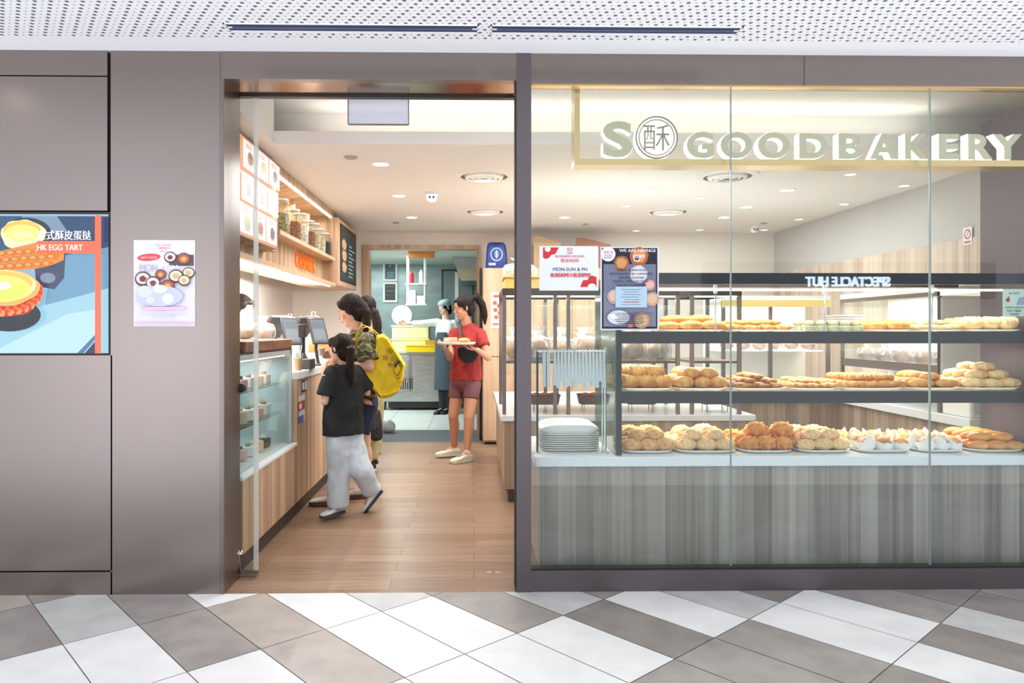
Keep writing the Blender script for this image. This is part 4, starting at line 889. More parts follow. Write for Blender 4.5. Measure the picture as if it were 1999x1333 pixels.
for i in range(5):
    for j in range(2):
        x = X(1572+24*i, 3.95); y = 3.92+.12*j; t = thing('sandwich_cup', 'clear cup of pale filled sandwiches at the middle of the top shelf', 'food cup', (x, y, SZ1), 'sandwich cups on the top shelf')
        MB().rbox(x-.026, x+.026, y-.03, y+.03, SZ1+.001, SZ1+.052, .006).build('cup', M_glass2, t); MB().rbox(x-.022, x+.022, y-.026, y+.026, SZ1+.003, SZ1+.03, .004).build('filling', mat('green_filling', (222, 220, 200), .7, c2=(176, 184, 140), scale=40), t)
        MB().ell((x, y, SZ1+.044), (.022, .026, .018), n=.15, ns=40).build('bread', PM['pale'], t, True)
t = thing('paper_pile', 'white pile of folded papers between cups and rolls on the top shelf', 'paper pile', (X(1688, 4.0), 4.1, SZ1))
for i in range(7): MB().rbox(X(1672, 4.0)+.002*(i % 3), X(1722, 4.0)-.003*(i % 2), 4.17, 4.36, SZ1+.001+.014*i, SZ1+.012+.014*i, .01).build('sheet_stack', M_paper, t)
# serving-paper corners under the bottom trays
for px, lb in ((1318, 'between the first two bottom trays'), (1446, 'between second and third bottom trays'), (1560, 'left of the fourth bottom tray'), (1672, 'right of the fourth bottom tray')):
    x = X(px, 4.0); tag(MB().prism([(x-.03, 4.02, BZ+.02), (x+.03, 4.0, BZ+.02), (x+.012, 4.04, BZ+.085)], (0, .003, .001)).build('paper_corner', M_paper), 'white paper corner sticking up '+lb, 'paper')
# price cards
# tongs rack and tray stack at the left of the counter
t = thing('tongs_rack', 'metal rod rack holding hanging tongs at the counter end', 'rack', (X(1115, 3.9), 3.9, TOPZ))
r0, r1, rz1 = X(1049, 3.88), X(1181, 3.88), Z(686, 3.88)
for x in (r0, r1): MB().tube([(x, 3.88, TOPZ+.001), (x, 3.88, rz1)], .006, 10).build('post', M_chrome if x > r0 else M_case, t, True); MB().lathe([(.022, 0), (.022, .006), (.008, .008)], (x, 3.88, TOPZ+.0005), 18).build('foot', M_chrome, t, True)
MB().tube([(r0, 3.88, rz1), (r1, 3.88, rz1)], .006, 10).build('cross_rod', M_chrome, t, True)
xg = X(1176, 3.95)
for dx in (0, .018): MB().tube([(xg+dx, 3.95, TOPZ+.001), (xg+dx, 3.95, rz1+.0)], .004, 8).build('side_rod', M_chrome, t, True)
M_tong = mat('frosted_plastic', (222, 228, 228), .35, alpha=.8)
for k in range(15):
    px = 1083+6.8*k; x = X(px, 3.88); t = thing('tongs', 'frosted plastic pastry tongs hanging on the rod rack', 'tongs', (x, 3.88, rz1-.2), 'tongs on the rod rack')
    for s in (-1, 1):
        L = .18+.02*math.sin(k*2.3); yy = 3.88+s*.010
        rings = [[V((x+wd*a_, yy+s*o_, z)) for a_ in (-1, 1)]+[V((x+wd*a_, yy+s*o_+.003*s, z)) for a_ in (1, -1)] for wd, o_, z in ((.005, .0, rz1-.008), (.006, .004, rz1-.06), (.009, .010, rz1-.13), (.011, .006, rz1-L))]
        MB().loft(rings).build('arm', M_tong, t)
    MB().tube([(x, 3.868, rz1-.008), (x, 3.88, rz1+.011), (x, 3.892, rz1-.008)], .003, 6).build('hanger', M_tong, t, True)
for k in range(2):
    x = X(1058+8*k, 4.0); t = thing('tongs', 'frosted tongs hanging by the left post of the rack', 'tongs', (x, 3.88, rz1-.2), 'tongs by the rack post')
    for s in (-1, 1): MB().box(x-.008, x+.008, 3.872+s*.01, 3.875+s*.01, rz1-.19, rz1-.008).build('arm', M_tong, t)
    MB().tube([(x, 3.868, rz1-.01), (x, 3.88, rz1+.011), (x, 3.892, rz1-.01)], .003, 6).build('hanger', M_tong, t, True)
tx0, tx1 = X(1053, 4.0), X(1168, 4.0)
for k in range(9):
    z = TOPZ+.001+.0118*k; rings = []; cx, cy, hx = (tx0+tx1)/2, 4.06, (tx1-tx0)/2
    t = thing('customer_tray', 'white customer tray in the stack beneath the tongs rack' + (', topmost with swept rim' if k == 8 else ''), 'tray', (cx, cy, z), 'stacked customer trays')
    for f, s_ in ((0, .86), (.4, .93), (1, 1), (1.3, 1), (.6, .92)):
        rings.append([V((cx+hx*(1-(1-s_)*.9)*math.copysign(abs(math.cos(a_))**.4, math.cos(a_)), cy+.16*s_*math.copysign(abs(math.sin(a_))**.4, math.sin(a_)), z+(.011 if k < 8 else .018)*f+(.022*(1-math.cos(a_)**2)*f if k == 8 else 0))) for a_ in [2*PI*i/40 for i in range(40)]])
    MB().loft(rings).build('tray_body', M_mel, t, True)
# ---- posters on the glass, notice on the case
GI = GY-.0015
def poster_plane(px0, px1, py0, py1, y, **k):
    return Art((X(px0, y), y, Z(py1, y)), (1, 0, 0), (0, 0, 1), X(px1, y)-X(px0, y), Z(py0, y)-Z(py1, y), **k)
a = poster_plane(1053, 1168, 480, 567, GI-.004, eps=.0004)
a.rect(0, 0, 1, 1, (228, 230, 238)); R1 = (204, 42, 48)
a.poly([(.06, .97), (.06, .74), (.10, .71), (.16, .73), (.20, .80), (.27, .82), (.33, .97)], R1); a.ell(.14, .93, .05, .06, (228, 230, 238))
a.poly([(.97, .08), (.97, .30), (.90, .34), (.84, .32), (.82, .24), (.74, .23), (.69, .08)], R1); a.ell(.89, .09, .07, .07, (228, 230, 238))
a.text('SO', .47, .90, .09, .06, (200, 60, 80), .02); a.text('GOOD', .47, .86, .09, .025, (200, 60, 80)); a.rect(.47, .83, .56, .845, (200, 60, 80))
a.text('BUSINESS HOURS', .27, .745, .49, .05, (214, 80, 70), .01); a.text('营业时间', .36, .63, .30, .085, (214, 80, 70), .01)
a.text('MON-SUN & PH', .23, .44, .58, .075, (58, 56, 78), .006); a.rect(.19, .31, .86, .385, (232, 150, 150)); a.text('8.00AM - 8.30PM', .19, .30, .67, .09, (178, 36, 44), .008)
tag(a.build('opening_hours_notice'), 'white opening hours notice with red corner shapes on the glass', 'notice')
a = poster_plane(1172, 1286, 481, 644, GI-.004, eps=.0004)
a.rect(0, 0, 1, 1, (216, 220, 226)); a.rect(.025, .015, .975, .985, (24, 24, 38)); a.rect(.055, .04, .95, .79, (126, 130, 150)); a.rect(.055, .45, .95, .79, (112, 118, 140))
def pie(cx, cy, r, c1, c2, sd): a.ell(cx, cy, r, r*.70, c1, wob=.12, seed=sd); a.ell(cx, cy+.005, r*.7, r*.48, c2, wob=.2, seed=sd+1)
pie(.36, .80, .13, (150, 92, 58), (206, 150, 90), 1); pie(.66, .885, .16, (176, 92, 48), (226, 150, 80), 2); pie(.62, .86, .06, (232, 214, 190), (60, 36, 30), 5)
a.ell(.13, .91, .125, .088, (232, 232, 238)); a.text('SO', .055, .915, .15, .035, (206, 46, 70), .03); a.text('GOOD', .06, .885, .14, .016, (70, 70, 90), .01); a.text('BAKERY', .06, .86, .14, .016, (70, 70, 90), .01)
a.text('WE ARE HIRINGS', .32, .935, .62, .036, (240, 240, 244), .015); a.text('招聘', .55, .86, .2, .045, (240, 240, 244), .02)
pie(.65, .67, .15, (206, 208, 220), (232, 226, 224), 3); pie(.24, .40, .13, (190, 160, 150), (216, 190, 170), 4); pie(.88, .37, .12, (200, 158, 130), (222, 184, 150), 6); pie(.84, .54, .09, (214, 150, 140), (226, 180, 160), 8)
for k, s_ in enumerate(('COOK / SUPERVISOR', 'RESTAURANT CHEF SUPERVISOR', 'BAKER / CASHIER', 'PASTRY / KITCHEN CREW', 'SALES / CASHIER')): a.text(s_, (.28, .16, .32, .22, .28)[k], .705-.045*k, (.5, .72, .42, .6, .5)[k], .024, (36, 34, 52), .006)
a.rect(.25, .27, .79, .52, (178, 204, 218))
for k in range(7): a.rect(.34+.03*(k % 3), .30+.03*k, .68-.04*(k % 2), .306+.03*k, (120, 136, 160))
a.rect(.4, .33, .66, .34, (206, 110, 120))
a.ell(.3, .15, .19, .085, (214, 216, 226)); a.ell(.26, .17, .12, .04, (232, 234, 240)); pie(.70, .115, .14, (176, 140, 110), (206, 172, 130), 9)
a.rect(.1, .20, .9, .204, (60, 58, 76))
for k in range(6): a.rect(.24+.02*(k % 3), .185-.022*k, .74-.03*(k % 2), .191-.022*k, (44, 42, 60))
a.rect(.46, .03, .54, .07, (206, 96, 100))
tag(a.build('hiring_poster'), 'dark portrait hiring poster with pastry pictures on the glass', 'poster')
a = poster_plane(1957, 2006, 563, 617, 3.79, eps=.0004)
a.rect(0, 0, 1, 1, (196, 212, 198)); a.text('NO ENTRY', .26, .80, .42, .08, (60, 66, 60), .01); a.poly([(.1, .6), (.26, .74), (.3, .58), (.22, .5)], (176, 44, 48)); a.poly([(.55, .42), (.95, .42), (.95, .74), (.62, .66)], (150, 160, 176))
for k, s_ in enumerate(('LEASE A QUEUE', 'PAY HERE', 'THANKS')): a.text(s_, .1+.08*k, .28-.12*k, .72-.16*k, .08, (50, 56, 52), .01)
tag(a.build('customer_notice'), 'pale green printed notice on the right end of the pastry case', 'notice')
# poster and screen on the left cladding
YP = FY-.0012
a = poster_plane(261, 381, 470, 637, YP, eps=.0004)
a.rect(0, 0, 1, 1, (224, 222, 232)); pk = (214, 120, 140)
for k, s_ in enumerate(('SO GOOD', 'DIMSUM', '点心')): a.text(s_, (.36, .40, .43)[k], .93-.035*k, (.26, .18, .12)[k], .024, pk, .01)
a.ell(.25, .80, .19, .042, (222, 78, 84), rot=.05); a.text('NEW TASTE', .12, .785, .26, .024, (240, 214, 214), .01)
a.rect(.58, .70, .98, .83, (96, 80, 82)); a.rect(.5, .62, .98, .70, (214, 204, 220))
a.text('MON', .10, .635, .28, .085, (190, 190, 206), .03); a.text('YUM', .42, .66, .3, .05, (232, 232, 240), .03)
for k, (x_, y_, r_) in enumerate(((.6, .80, .10), (.82, .78, .11), (.90, .62, .10), (.16, .55, .13), (.45, .60, .09), (.70, .58, .12), (.33, .50, .12), (.57, .47, .11), (.84, .53, .10))):
    a.ell(x_, y_, r_, r_*.66, (92, 70, 72)); a.ell(x_, y_+.004, r_*.84, r_*.5, ((226, 212, 206), (178, 96, 70), (232, 214, 176))[k % 3]); a.ell(x_, y_, r_*.42, r_*.26, ((120, 70, 62), (228, 170, 90), (206, 176, 150))[k % 3], wob=.3, seed=k)
a.ell(.44, .35, .38, .12, (196, 202, 226)); a.ell(.2, .40, .12, .07, (212, 216, 234)); a.ell(.58, .32, .09, .06, (232, 234, 240)); a.ell(.45, .43, .12, .05, (220, 224, 236)); a.ell(.3, .30, .08, .04, (214, 216, 236))
a.rect(.14, .19, .86, .225, (226, 190, 216)); a.rect(.04, .02, .98, .045, (226, 190, 216)); a.text('点心拼盘', .32, .09, .36, .04, (206, 202, 220), .01)
tag(a.build('dim_sum_poster'), 'faded white poster of small dishes on the bronze panel', 'poster')
t = thing('advertising_screen', 'lit wall screen showing egg tarts, set in the bronze cladding', 'screen', (fx(100), FY, fz(693)))
sx0, sx1, sz0, sz1 = fx(-110), fx(213.5), fz(692), fz(415)
MB().box(sx0-.02, sx1, FY+.012, FY+.05, sz0, sz1).build('bezel', M_black, t)
a = Art((sx0, FY+.0085, sz0+.008), (1, 0, 0), (0, 0, 1), sx1-sx0-.008, sz1-sz0-.02, emit=1.0, eps=.0003)
wp = 321.0; hp = 270.0
def q_(x, y): return ((x+110)/wp, (686-y)/hp)       # artwork measured across the visible print
def pl(pts, c): a.poly([q_(*p) for p in pts], c)
def el(cx, cy, rx, ry, c, rot=0, wob=0, sd=0): a.ell(*q_(cx, cy), rx/wp, ry/hp, c, rot, 36, wob, sd)
a.rect(0, 0, 1, 1, (134, 176, 200))
pl([(-110, 420), (211, 420), (211, 500), (-110, 500)], (44, 78, 112)); pl([(40, 420), (110, 420), (130, 450), (60, 450)], (120, 140, 166)); pl([(110, 420), (211, 420), (211, 470), (150, 470)], (30, 62, 100))
pl([(100, 500), (211, 480), (211, 600), (80, 640)], (104, 150, 180)); pl([(60, 600), (211, 560), (211, 686), (-110, 686), (-110, 640)], (150, 194, 212)); pl([(70, 640), (130, 610), (195, 600), (195, 640), (150, 686), (-20, 686)], (176, 212, 224))
pl([(64, 500), (128, 470), (124, 540), (105, 562), (70, 556)], (58, 68, 96)); el(92, 540, 15, 10, (120, 136, 160))
pl([(150, 686), (195, 640), (195, 648), (162, 686)], (70, 110, 150)); pl([(165, 686), (195, 652), (195, 686)], (26, 44, 72))
el(50, 455, 50, 32, (30, 44, 54)); el(44, 456, 44, 29, (234, 222, 178), wob=.14, sd=2); el(42, 447, 37, 18, (240, 190, 88)); el(42, 453, 34, 16, (228, 230, 120)); el(44, 457, 22, 8, (238, 238, 160))
pl([(-110, 500), (0, 488), (75, 470), (126, 476), (124, 505), (100, 516), (60, 524), (-110, 530)], (222, 132, 58))
for i in range(12):
    for j in range(3):
        x_ = -104+18*i+9*(j % 2); y_ = 494+13*j-.13*(x_+20)*.5
        if x_ < 104 and 478 < y_ < 524: el(x_, y_, 7.5, 5, (150, 62, 36)); el(x_, y_, 6.3, 4, (236, 154, 72))
el(22, 612, 62, 32, (22, 34, 44)); el(12, 572, 74, 44, (196, 48, 26), wob=.12, sd=4)
for i in range(46):
    a_ = -.2+3.5*i/45; el(12+70*math.cos(a_), 568+38*math.sin(a_)+(i % 3)*3-3, 7, 5, ((226, 96, 44), (206, 58, 30), (238, 150, 76))[i % 3], rot=i, wob=.4, sd=i)
el(14, 560, 72, 35, (236, 170, 96), wob=.08, sd=6); el(12, 556, 66, 30, (246, 226, 160), wob=.05, sd=2); el(10, 550, 62, 22, (240, 190, 90)); el(8, 562, 60, 26, (232, 232, 110)); el(12, 566, 46, 16, (214, 228, 96)); el(-2, 556, 34, 9, (250, 246, 206))
pl([(80, 470), (194, 470), (194, 494), (80, 494)], (240, 104, 66)); pl([(193, 420), (205, 420), (205, 686), (193, 686)], (240, 104, 66))
a.text('港式酥皮蛋挞', *q_(81, 468), 104/wp, 18/hp, (244, 244, 240), .015); a.text('HK EGG TART', *q_(81, 488), 88/wp, 11/hp, (250, 240, 235), .02)
a.build('lit_picture', t)
# small scuffs on the cladding round the poster
# opposite shop fascia across the mall, seen only mirrored in the glass
OY = -4.0; my = 2*GY-OY
q = MB().box(3.6, 8.2, OY-.2, OY, 1.78, 2.35); struct('wall_opposite_fascia', q, mat('navy_fascia', (26, 38, 58), .4))
t = thing('opposite_shop_sign', 'lit white letters on the dark fascia across the mall', 'sign', (5.8, OY, 2.0))
xa, xb = X(1572, my), X(1737, my)
for i in range(1):
    vs, fs, x0, x1, y0, y1 = text_geo('SPECTACLE HUT', .03, .5); q = MB()
    put_text(q, 'SPECTACLE HUT', (xb, OY+.002, Z(559, my)), (-1, 0, 0), (0, 0, 1), xb-xa, Z(539, my)-Z(559, my), 0, .03, .03, (0, 1, 0)); q.build('lettering', mat('sign_glow', (220, 235, 255), .5, emit=16), t)
# ================================================================ KITCHEN
KY = 11.7
t = thing('kitchen_fridge', 'stainless undercounter fridge on black legs in the kitchen', 'fridge', (X(805, KY), KY, 0))
x0, x1, zt_ = X(746, KY), X(860, KY), Z(687, KY)
MB().box(x0, x1, KY, KY+.65, .14, zt_-.04).build('body', M_steel, t); MB().rbox(x0-.02, x1+.02, KY-.03, KY+.68, zt_-.04, zt_, .01).build('top', M_steel, t)
for a_, b_ in ((x0+.02, x0+.46), (x0+.49, x1-.02)):
    d = MB().rbox(a_, b_, KY-.03, KY-.002, .30, zt_-.06, .008).build('door', M_steel, t); MB().box(b_-.05, b_-.03, KY-.06, KY-.03, .45, zt_-.12).build('handle', M_chrome, d)
q = MB()
for i in range(6): q.box(x0+.30+.035*i, x0+.315+.035*i, KY-.034, KY-.030, .34, .52)
q.build('vent_slots', M_black, t); MB().box(x0+.1, x1-.02, KY+.01, KY+.6, .04, .139).build('compressor_base', M_black, t)
for xx in (x0+.04, x1-.04): MB().tube([(xx, KY+.05, 0), (xx, KY+.05, .14)], [.018, .026]).build('leg', M_black, t, True)
M_pcrate = mat('pale_yellow_crate', (226, 226, 170), .5)
for k, (ya, yb, lb) in enumerate(((658, 684, 'pale yellow dough crate, lower of two on the kitchen fridge'), (633, 657, 'pale yellow dough crate, upper of two on the kitchen fridge'))):
    z0, z1 = Z(yb, KY), Z(ya, KY); z0 = zt_+.001+k*.215; z1 = z0+.213
    t = thing('dough_crate', lb, 'crate', (X(801, KY), KY+.3, z0), 'dough crates')
    MB().rbox(X(763, KY)+.01, X(838, KY)-.01, KY+.05, KY+.5, z0, z1-.03, .02).build('body', M_pcrate, t); MB().rbox(X(762, KY), X(839, KY), KY+.04, KY+.51, z1-.03, z1, .02).build('rim', M_pcrate, t)
t = thing('round_tray', 'round white tray standing on edge on the dough crates', 'tray', (X(781, KY), KY+.3, zt_+.44))  # a round lid propped upright on the crates
MB().lathe([(.165, 0), (.165, .02), (.15, .028), (.10, .022), (.02, .026)], (X(781, KY), KY+.3, zt_+.43+.166), 36, axis='y').build('disc', M_mel, t, True)
t = thing('yellow_tray', 'bright yellow flat tray at the front of the kitchen fridge top', 'tray', (X(827, KY-.2), KY-.05, zt_+.001))
MB().rbox(X(794, KY), X(861, KY), KY-.24, KY+.04, zt_+.001, zt_+.10, .02).build('body', mat('bright_yellow_plastic', (244, 208, 20), .4), t); MB().rbox(X(793, KY), X(862, KY), KY-.25, KY+.045, zt_+.10, zt_+.115, .02).build('rim', mat('bright_yellow_plastic', (244, 208, 20)), t)
MB().box(X(832, KY), X(856, KY), KY-.2, KY, zt_+.116, zt_+.19).build('contents', mat('mustard_box', (206, 160, 40), .6), t)
# hanging pipe shelf
HY = 11.5; t = thing('hanging_shelf', 'white pipe shelf hanging from the kitchen ceiling', 'shelf', (X(812, HY), HY, Z(595, HY)))
h0, h1 = X(795, HY), X(829, HY)
for x in (h0, h1):
    for y in (HY, HY+.25): MB().tube([(x, y, Z(594, HY)), (x, y, KC)], .012, 8).build('upright_pipe', M_white, t, True)
for py in (553, 593): MB().box(h0-.03, h1+.03, HY-.02, HY+.27, Z(py, HY)-.02, Z(py, HY)).build('shelf_board', M_white, t)
for x, py, hh, c_, nm, lb in ((h0+.06, 553, .20, (176, 36, 50), 'red_canister', 'red canister on the upper kitchen hanging shelf'), (h1-.06, 553, .22, (226, 228, 228), 'white_canister', 'white canister on the upper kitchen hanging shelf')):
    tag(MB().lathe([(.038, 0), (.038, hh*.8), (.018, hh*.88), (.016, hh)], (x, HY+.1, Z(py, HY)+.001), 18).build(nm, mat('can_%d' % c_[0], c_, .4), None, True), lb, 'canister')
for i in range(4): tag(MB().box(h0+.02, h0+.13, HY+.02, HY+.2, Z(593, HY)+.001+.055*i, Z(593, HY)+.053+.055*i).build('storage_tub', mat('tub_white', (232, 234, 232), .5)), 'white square tub in the left pile on the lower hanging shelf', 'tub', 'white tubs left pile')
for i in range(2): tag(MB().box(h0+.15, h1-.01, HY+.02, HY+.2, Z(593, HY)+.001+.065*i, Z(593, HY)+.063+.065*i).build('storage_tub', mat('tub_white', (232, 234, 232), .5)), 'white square tub in the right pile on the lower hanging shelf', 'tub', 'white tubs right pile')
WY = 12.985
def framed(px0, px1, py0, py1, lb, pane, nm='framed_board', cat='board', grp=None):
    x0, x1, z0, z1 = X(px0, WY), X(px1, WY), Z(py1, WY), Z(py0, WY); t = thing(nm, lb, cat, ((x0+x1)/2, WY, z0), grp)
    q = MB(); w_ = .035; q.box(x0, x0+w_, WY-.03, WY+.01, z0, z1).box(x1-w_, x1, WY-.03, WY+.01, z0, z1).box(x0+w_, x1-w_, WY-.03, WY+.01, z0, z0+w_).box(x0+w_, x1-w_, WY-.03, WY+.01, z1-w_, z1); q.build('frame', M_white, t)
    MB().box(x0+w_, x1-w_, WY-.012, WY+.005, z0+w_, z1-w_).build('panel', pane, t); return x0, x1, z0, z1, t
x0, x1, z0, z1, t = framed(748, 776, 510, 549, 'white framed teal board, upper one on the left kitchen wall', mat('teal_board', (72, 100, 104), .4)); a = Art((x0+.05, WY-.0135, z0+.05), (1, 0, 0), (0, 0, 1), x1-x0-.1, z1-z0-.1)
for i in range(3): a.rect(.1, .05+.15*i, .9, .12+.15*i, (150, 180, 186))
a.rect(.4, .8, .55, .9, (200, 220, 220)); a.build('printed_face', t)
x0, x1, z0, z1, t = framed(748, 776, 551, 590, 'white framed dark board with yellow dots, lower one in the kitchen', mat('dark_board', (34, 38, 38), .4)); a = Art((x0+.05, WY-.0135, z0+.05), (1, 0, 0), (0, 0, 1), x1-x0-.1, z1-z0-.1)
for i in range(9): a.ell(.15+.22*(i % 4), .9-.3*(i//4), .04, .03, (220, 200, 110))
a.build('printed_face', t)
x0, x1 = X(797, 10.9), X(848, 10.9); tag(MB().rbox(x0, x1, 10.8, 10.92, KC-.09, KC-.002, .01).build('exit_light_box', mat('orange_box', (214, 128, 60), .5)), 'orange box fixed under the kitchen ceiling', 'box')
t = thing('exhaust_hood', 'wide stainless hood with warm filter slats at the kitchen right', 'hood', (.3, 12.2, 1.98))
MB().prism([(-.35, 11.6, KC-.001), (1.5, 11.6, KC-.001), (1.5, 11.6, 2.08), (-.2, 11.6, 2.08)], (0, 1.3, 0)).build('canopy', M_steel, t)
q = MB()
for i in range(6): q.box(-.25+.0*i, .5, 11.585, 11.598, 2.11+.03*i, 2.125+.03*i)
q.build('filter_slats', mat('warm_slats', (206, 180, 130), .5), t)
q = MB(); xa_, xb_ = X(862, WY), X(925, WY); z1 = Z(526, WY); q.box(xa_, xa_+.03, WY-.03, WY+.01, 0, z1).box(xb_-.03, xb_, WY-.03, WY+.01, 0, z1).box(xa_+.03, xb_-.03, WY-.03, WY+.01, z1-.03, z1)
t = thing('kitchen_cold_store', 'dark grey framed cold store door on the kitchen back wall', 'cold store door', ((xa_+xb_)/2, WY, 0)); q.build('frame', mat('dark_steel', (60, 72, 74), .4, .6), t); MB().box(xa_+.03, xb_-.03, WY-.02, WY+.01, 0, z1-.03).build('panel', mat('steel_panel', (116, 132, 134), .35, .5), t)
MB().box(X(888, WY), X(895, WY), WY-.032, WY-.021, .3, z1-.05).build('strip', M_white, t)
# side bench in the kitchen behind the chef
t = thing('kitchen_bench', 'dark kitchen work bench to the right of the fridge', 'bench', (X(900, 11.8), 11.9, 0))
MB().rbox(X(865, 11.9), X(940, 11.9), 11.9, 12.5, .80, .85, .01).build('top', M_steel, t); MB().box(X(867, 11.9), X(938, 11.9), 12.0, 12.45, .12, .795).build('cupboard', mat('dark_steel', (60, 72, 74)), t)
for xx in (X(868, 11.9), X(937, 11.9)): MB().tube([(xx, 11.94, 0), (xx, 11.94, .80)], .02).build('leg', M_steel, t, True)
# pale plastic bag on the kitchen threshold
x = X(758, 9.15)
q = MB(); q.ell((x, 9.15, .075), (.10, .09, .075), n=.35, ns=9, seg=20, rg=12)
for p in q.v: p.z = max(p.z, .003)
tag(q.build('plastic_bag', mat('grey_film', (150, 150, 152), .3, alpha=.8), None, True), 'crumpled grey plastic bag on the floor by the kitchen threshold', 'bag')
# ================================================================ PEOPLE
def cap(q, p0, p1, r0, r1, seg=14, flat=None):
    p0 = V(p0); p1 = V(p1); d = p1-p0; L = d.length; d.normalize()
    ref = V((0, 0, 1)) if abs(d.z) < .9 else V((1, 0, 0)); a = d.cross(ref).normalized(); b = a.cross(d)
    rings = []
    for k in range(5): th = PI/2*(1-k/4)*.98; rings.append((p0-d*r0*math.sin(th), r0*math.cos(th)))
    for k in range(5): th = PI/2*(k/4)*.98; rings.append((p1+d*r1*math.sin(th), r1*math.cos(th)))
    q.loft([[c+(a*math.cos(t_)+b*math.sin(t_))*r for t_ in [2*PI*i/seg for i in range(seg)]] for c, r in rings]); return q
def frame(f, up=V((0, 0, 1))):
    f = V(f).normalized(); r = f.cross(up).normalized(); u = r.cross(f).normalized()
    return Matrix((r, f, u)).transposed(), r, f, u      # columns right, forward, up
def fin(q, name, m, parent, voxel=.006, sm=3, nz=0, ns=9):
    o = q.build(name, m, None, False); loc = o.location.copy()
    md = o.modifiers.new('r', 'REMESH'); md.mode = 'VOXEL'; md.voxel_size = voxel
    dg = bpy.context.evaluated_depsgraph_get(); dg.update(); me = bpy.data.meshes.new_from_object(o.evaluated_get(dg)); o.modifiers.clear(); old = o.data; o.data = me; bpy.data.meshes.remove(old)
    b = bmesh.new(); b.from_mesh(me)
    for _ in range(sm): bmesh.ops.smooth_vert(b, verts=b.verts, factor=.5, use_axis_x=True, use_axis_y=True, use_axis_z=True)
    if nz:
        b.normal_update()
        for v in b.verts:
            p = v.co*ns; v.co += v.normal*nz*(noise.noise(V((p.x, p.y, p.z*.6)))+.5*noise.noise(p*2.3))
    b.to_mesh(me); b.free(); me.name = name
    me.materials.clear(); me.materials.append(m)
    me.polygons.foreach_set('use_smooth', [True]*len(me.polygons)); off = loc-wloc(parent); 
    for v in me.vertices: v.co += off
    o.location = (0, 0, 0); o.parent = parent; me.update(); return o
def head_geo(q, c, hf, s):
    M, r, f, u = frame(hf)
    E = lambda a, b, d, rx, ry, rz: q.ell(c+(r*a+f*b+u*d)*s, (rx*s, ry*s, rz*s), M=M, seg=20, rg=14)
    E(0, -.010, .025, .074, .092, .088); E(0, .016, -.040, .058, .068, .072); E(0, .050, -.098, .026, .026, .020); E(0, .03, -.075, .044, .045, .04)
    cap(q, c+(f*.080+u*.008)*s, c+(f*.099-u*.026)*s, .007*s, .012*s); E(0, .078, -.058, .024, .012, .007); E(0, .076, -.068, .020, .012, .008)
    for a in (-1, 1): E(a*.073, -.008, -.010, .009, .018, .030); E(a*.034, .056, -.03, .024, .02, .022); E(a*.03, .074, .022, .024, .010, .007)
def hand_geo(q, w, d, n, side, s=1, curl=.5, spread=.02):
    d = V(d).normalized(); n = V(n); n = (n-d*n.dot(d)).normalized(); t = d.cross(n)*side        # t towards the thumb
    for k in range(4): cap(q, w+t*(.012-.010*k)*s*1.0+d*.01*s, w+(d*.085+t*(.027-.018*k))*s, .0125*s, .0115*s, 10)
    for k, L in enumerate((.068, .078, .072, .056)):
        p = w+(d*.087+t*(.030-.0195*k))*s; a = curl*.5
        for j, fr in enumerate((.45, .30, .25)):
            dd = d*math.cos(a)+n*math.sin(a)+t*spread*(1.5-k); p2 = p+dd*L*fr*s; cap(q, p, p2, (.0092-.0008*j)*s, (.0086-.0008*j)*s, 10); p = p2; a += curl
    p = w+(d*.022+t*.022)*s; a = .5
    for j, L in enumerate((.042, .032, .026)):
        dd = (d*math.cos(a)+t*math.sin(a)*.9+n*(.25+.3*curl*j)).normalized(); p2 = p+dd*L*s; cap(q, p, p2, (.0125-.0015*j)*s, (.011-.0015*j)*s, 10); p = p2; a -= .25
def shoe(parent, ankle, d, up=V((0, 0, 1)), L=.26, mu=None, ms=None, nm='shoe'):
    M, r, f, u = frame(d, V(up)); k = L/.26; c = V(ankle)-u*.085*k-f*.055*k    # heel point on the sole
    prof = [(0.0, .024, .062), (.03, .034, .082), (.08, .037, .092), (.12, .038, .076), (.16, .044, .060), (.20, .047, .050), (.235, .040, .042), (.26, .018, .028)]
    q = MB(); rings = []
    for y, w_, h in prof: rings.append([c+(f*y+r*w_*math.copysign(abs(math.cos(a))**.7, math.cos(a))+u*(.018+max(0, h-.018)*(.5+.5*math.sin(a))))*k for a in [2*PI*i/16 for i in range(16)]])
    q.loft(rings); cap(q, c+(f*.055+u*.06)*k, c+(f*.055+u*.105)*k, .037*k, .036*k)
    o = fin(q, nm, mu, parent, .004, 2)
    q = MB(); q.loft([[c+(r*w_*e_+f*y+u*z)*k for y, w_, e_ in [(p[0]*1.02-.003, p[1]*1.08+.003, 1) for p in prof]+[(p[0]*1.02-.003, p[1]*1.08+.003, -1) for p in reversed(prof)]] for z in (0, .024)])
    q.build('sole', ms, o, False)
    q = MB()
    for i in range(4): 
        y = .125+.018*i; q.tube([c+(f*y-r*.026+u*(.072-.16*(y-.11)))*k, c+(f*(y+.004)+u*(.084-.20*(y-.11)))*k, c+(f*y+r*.026+u*(.072-.16*(y-.11)))*k], .0035*k, 6)
    q.build('laces', mat('lace_grey', (150, 152, 150), .8), o, True)
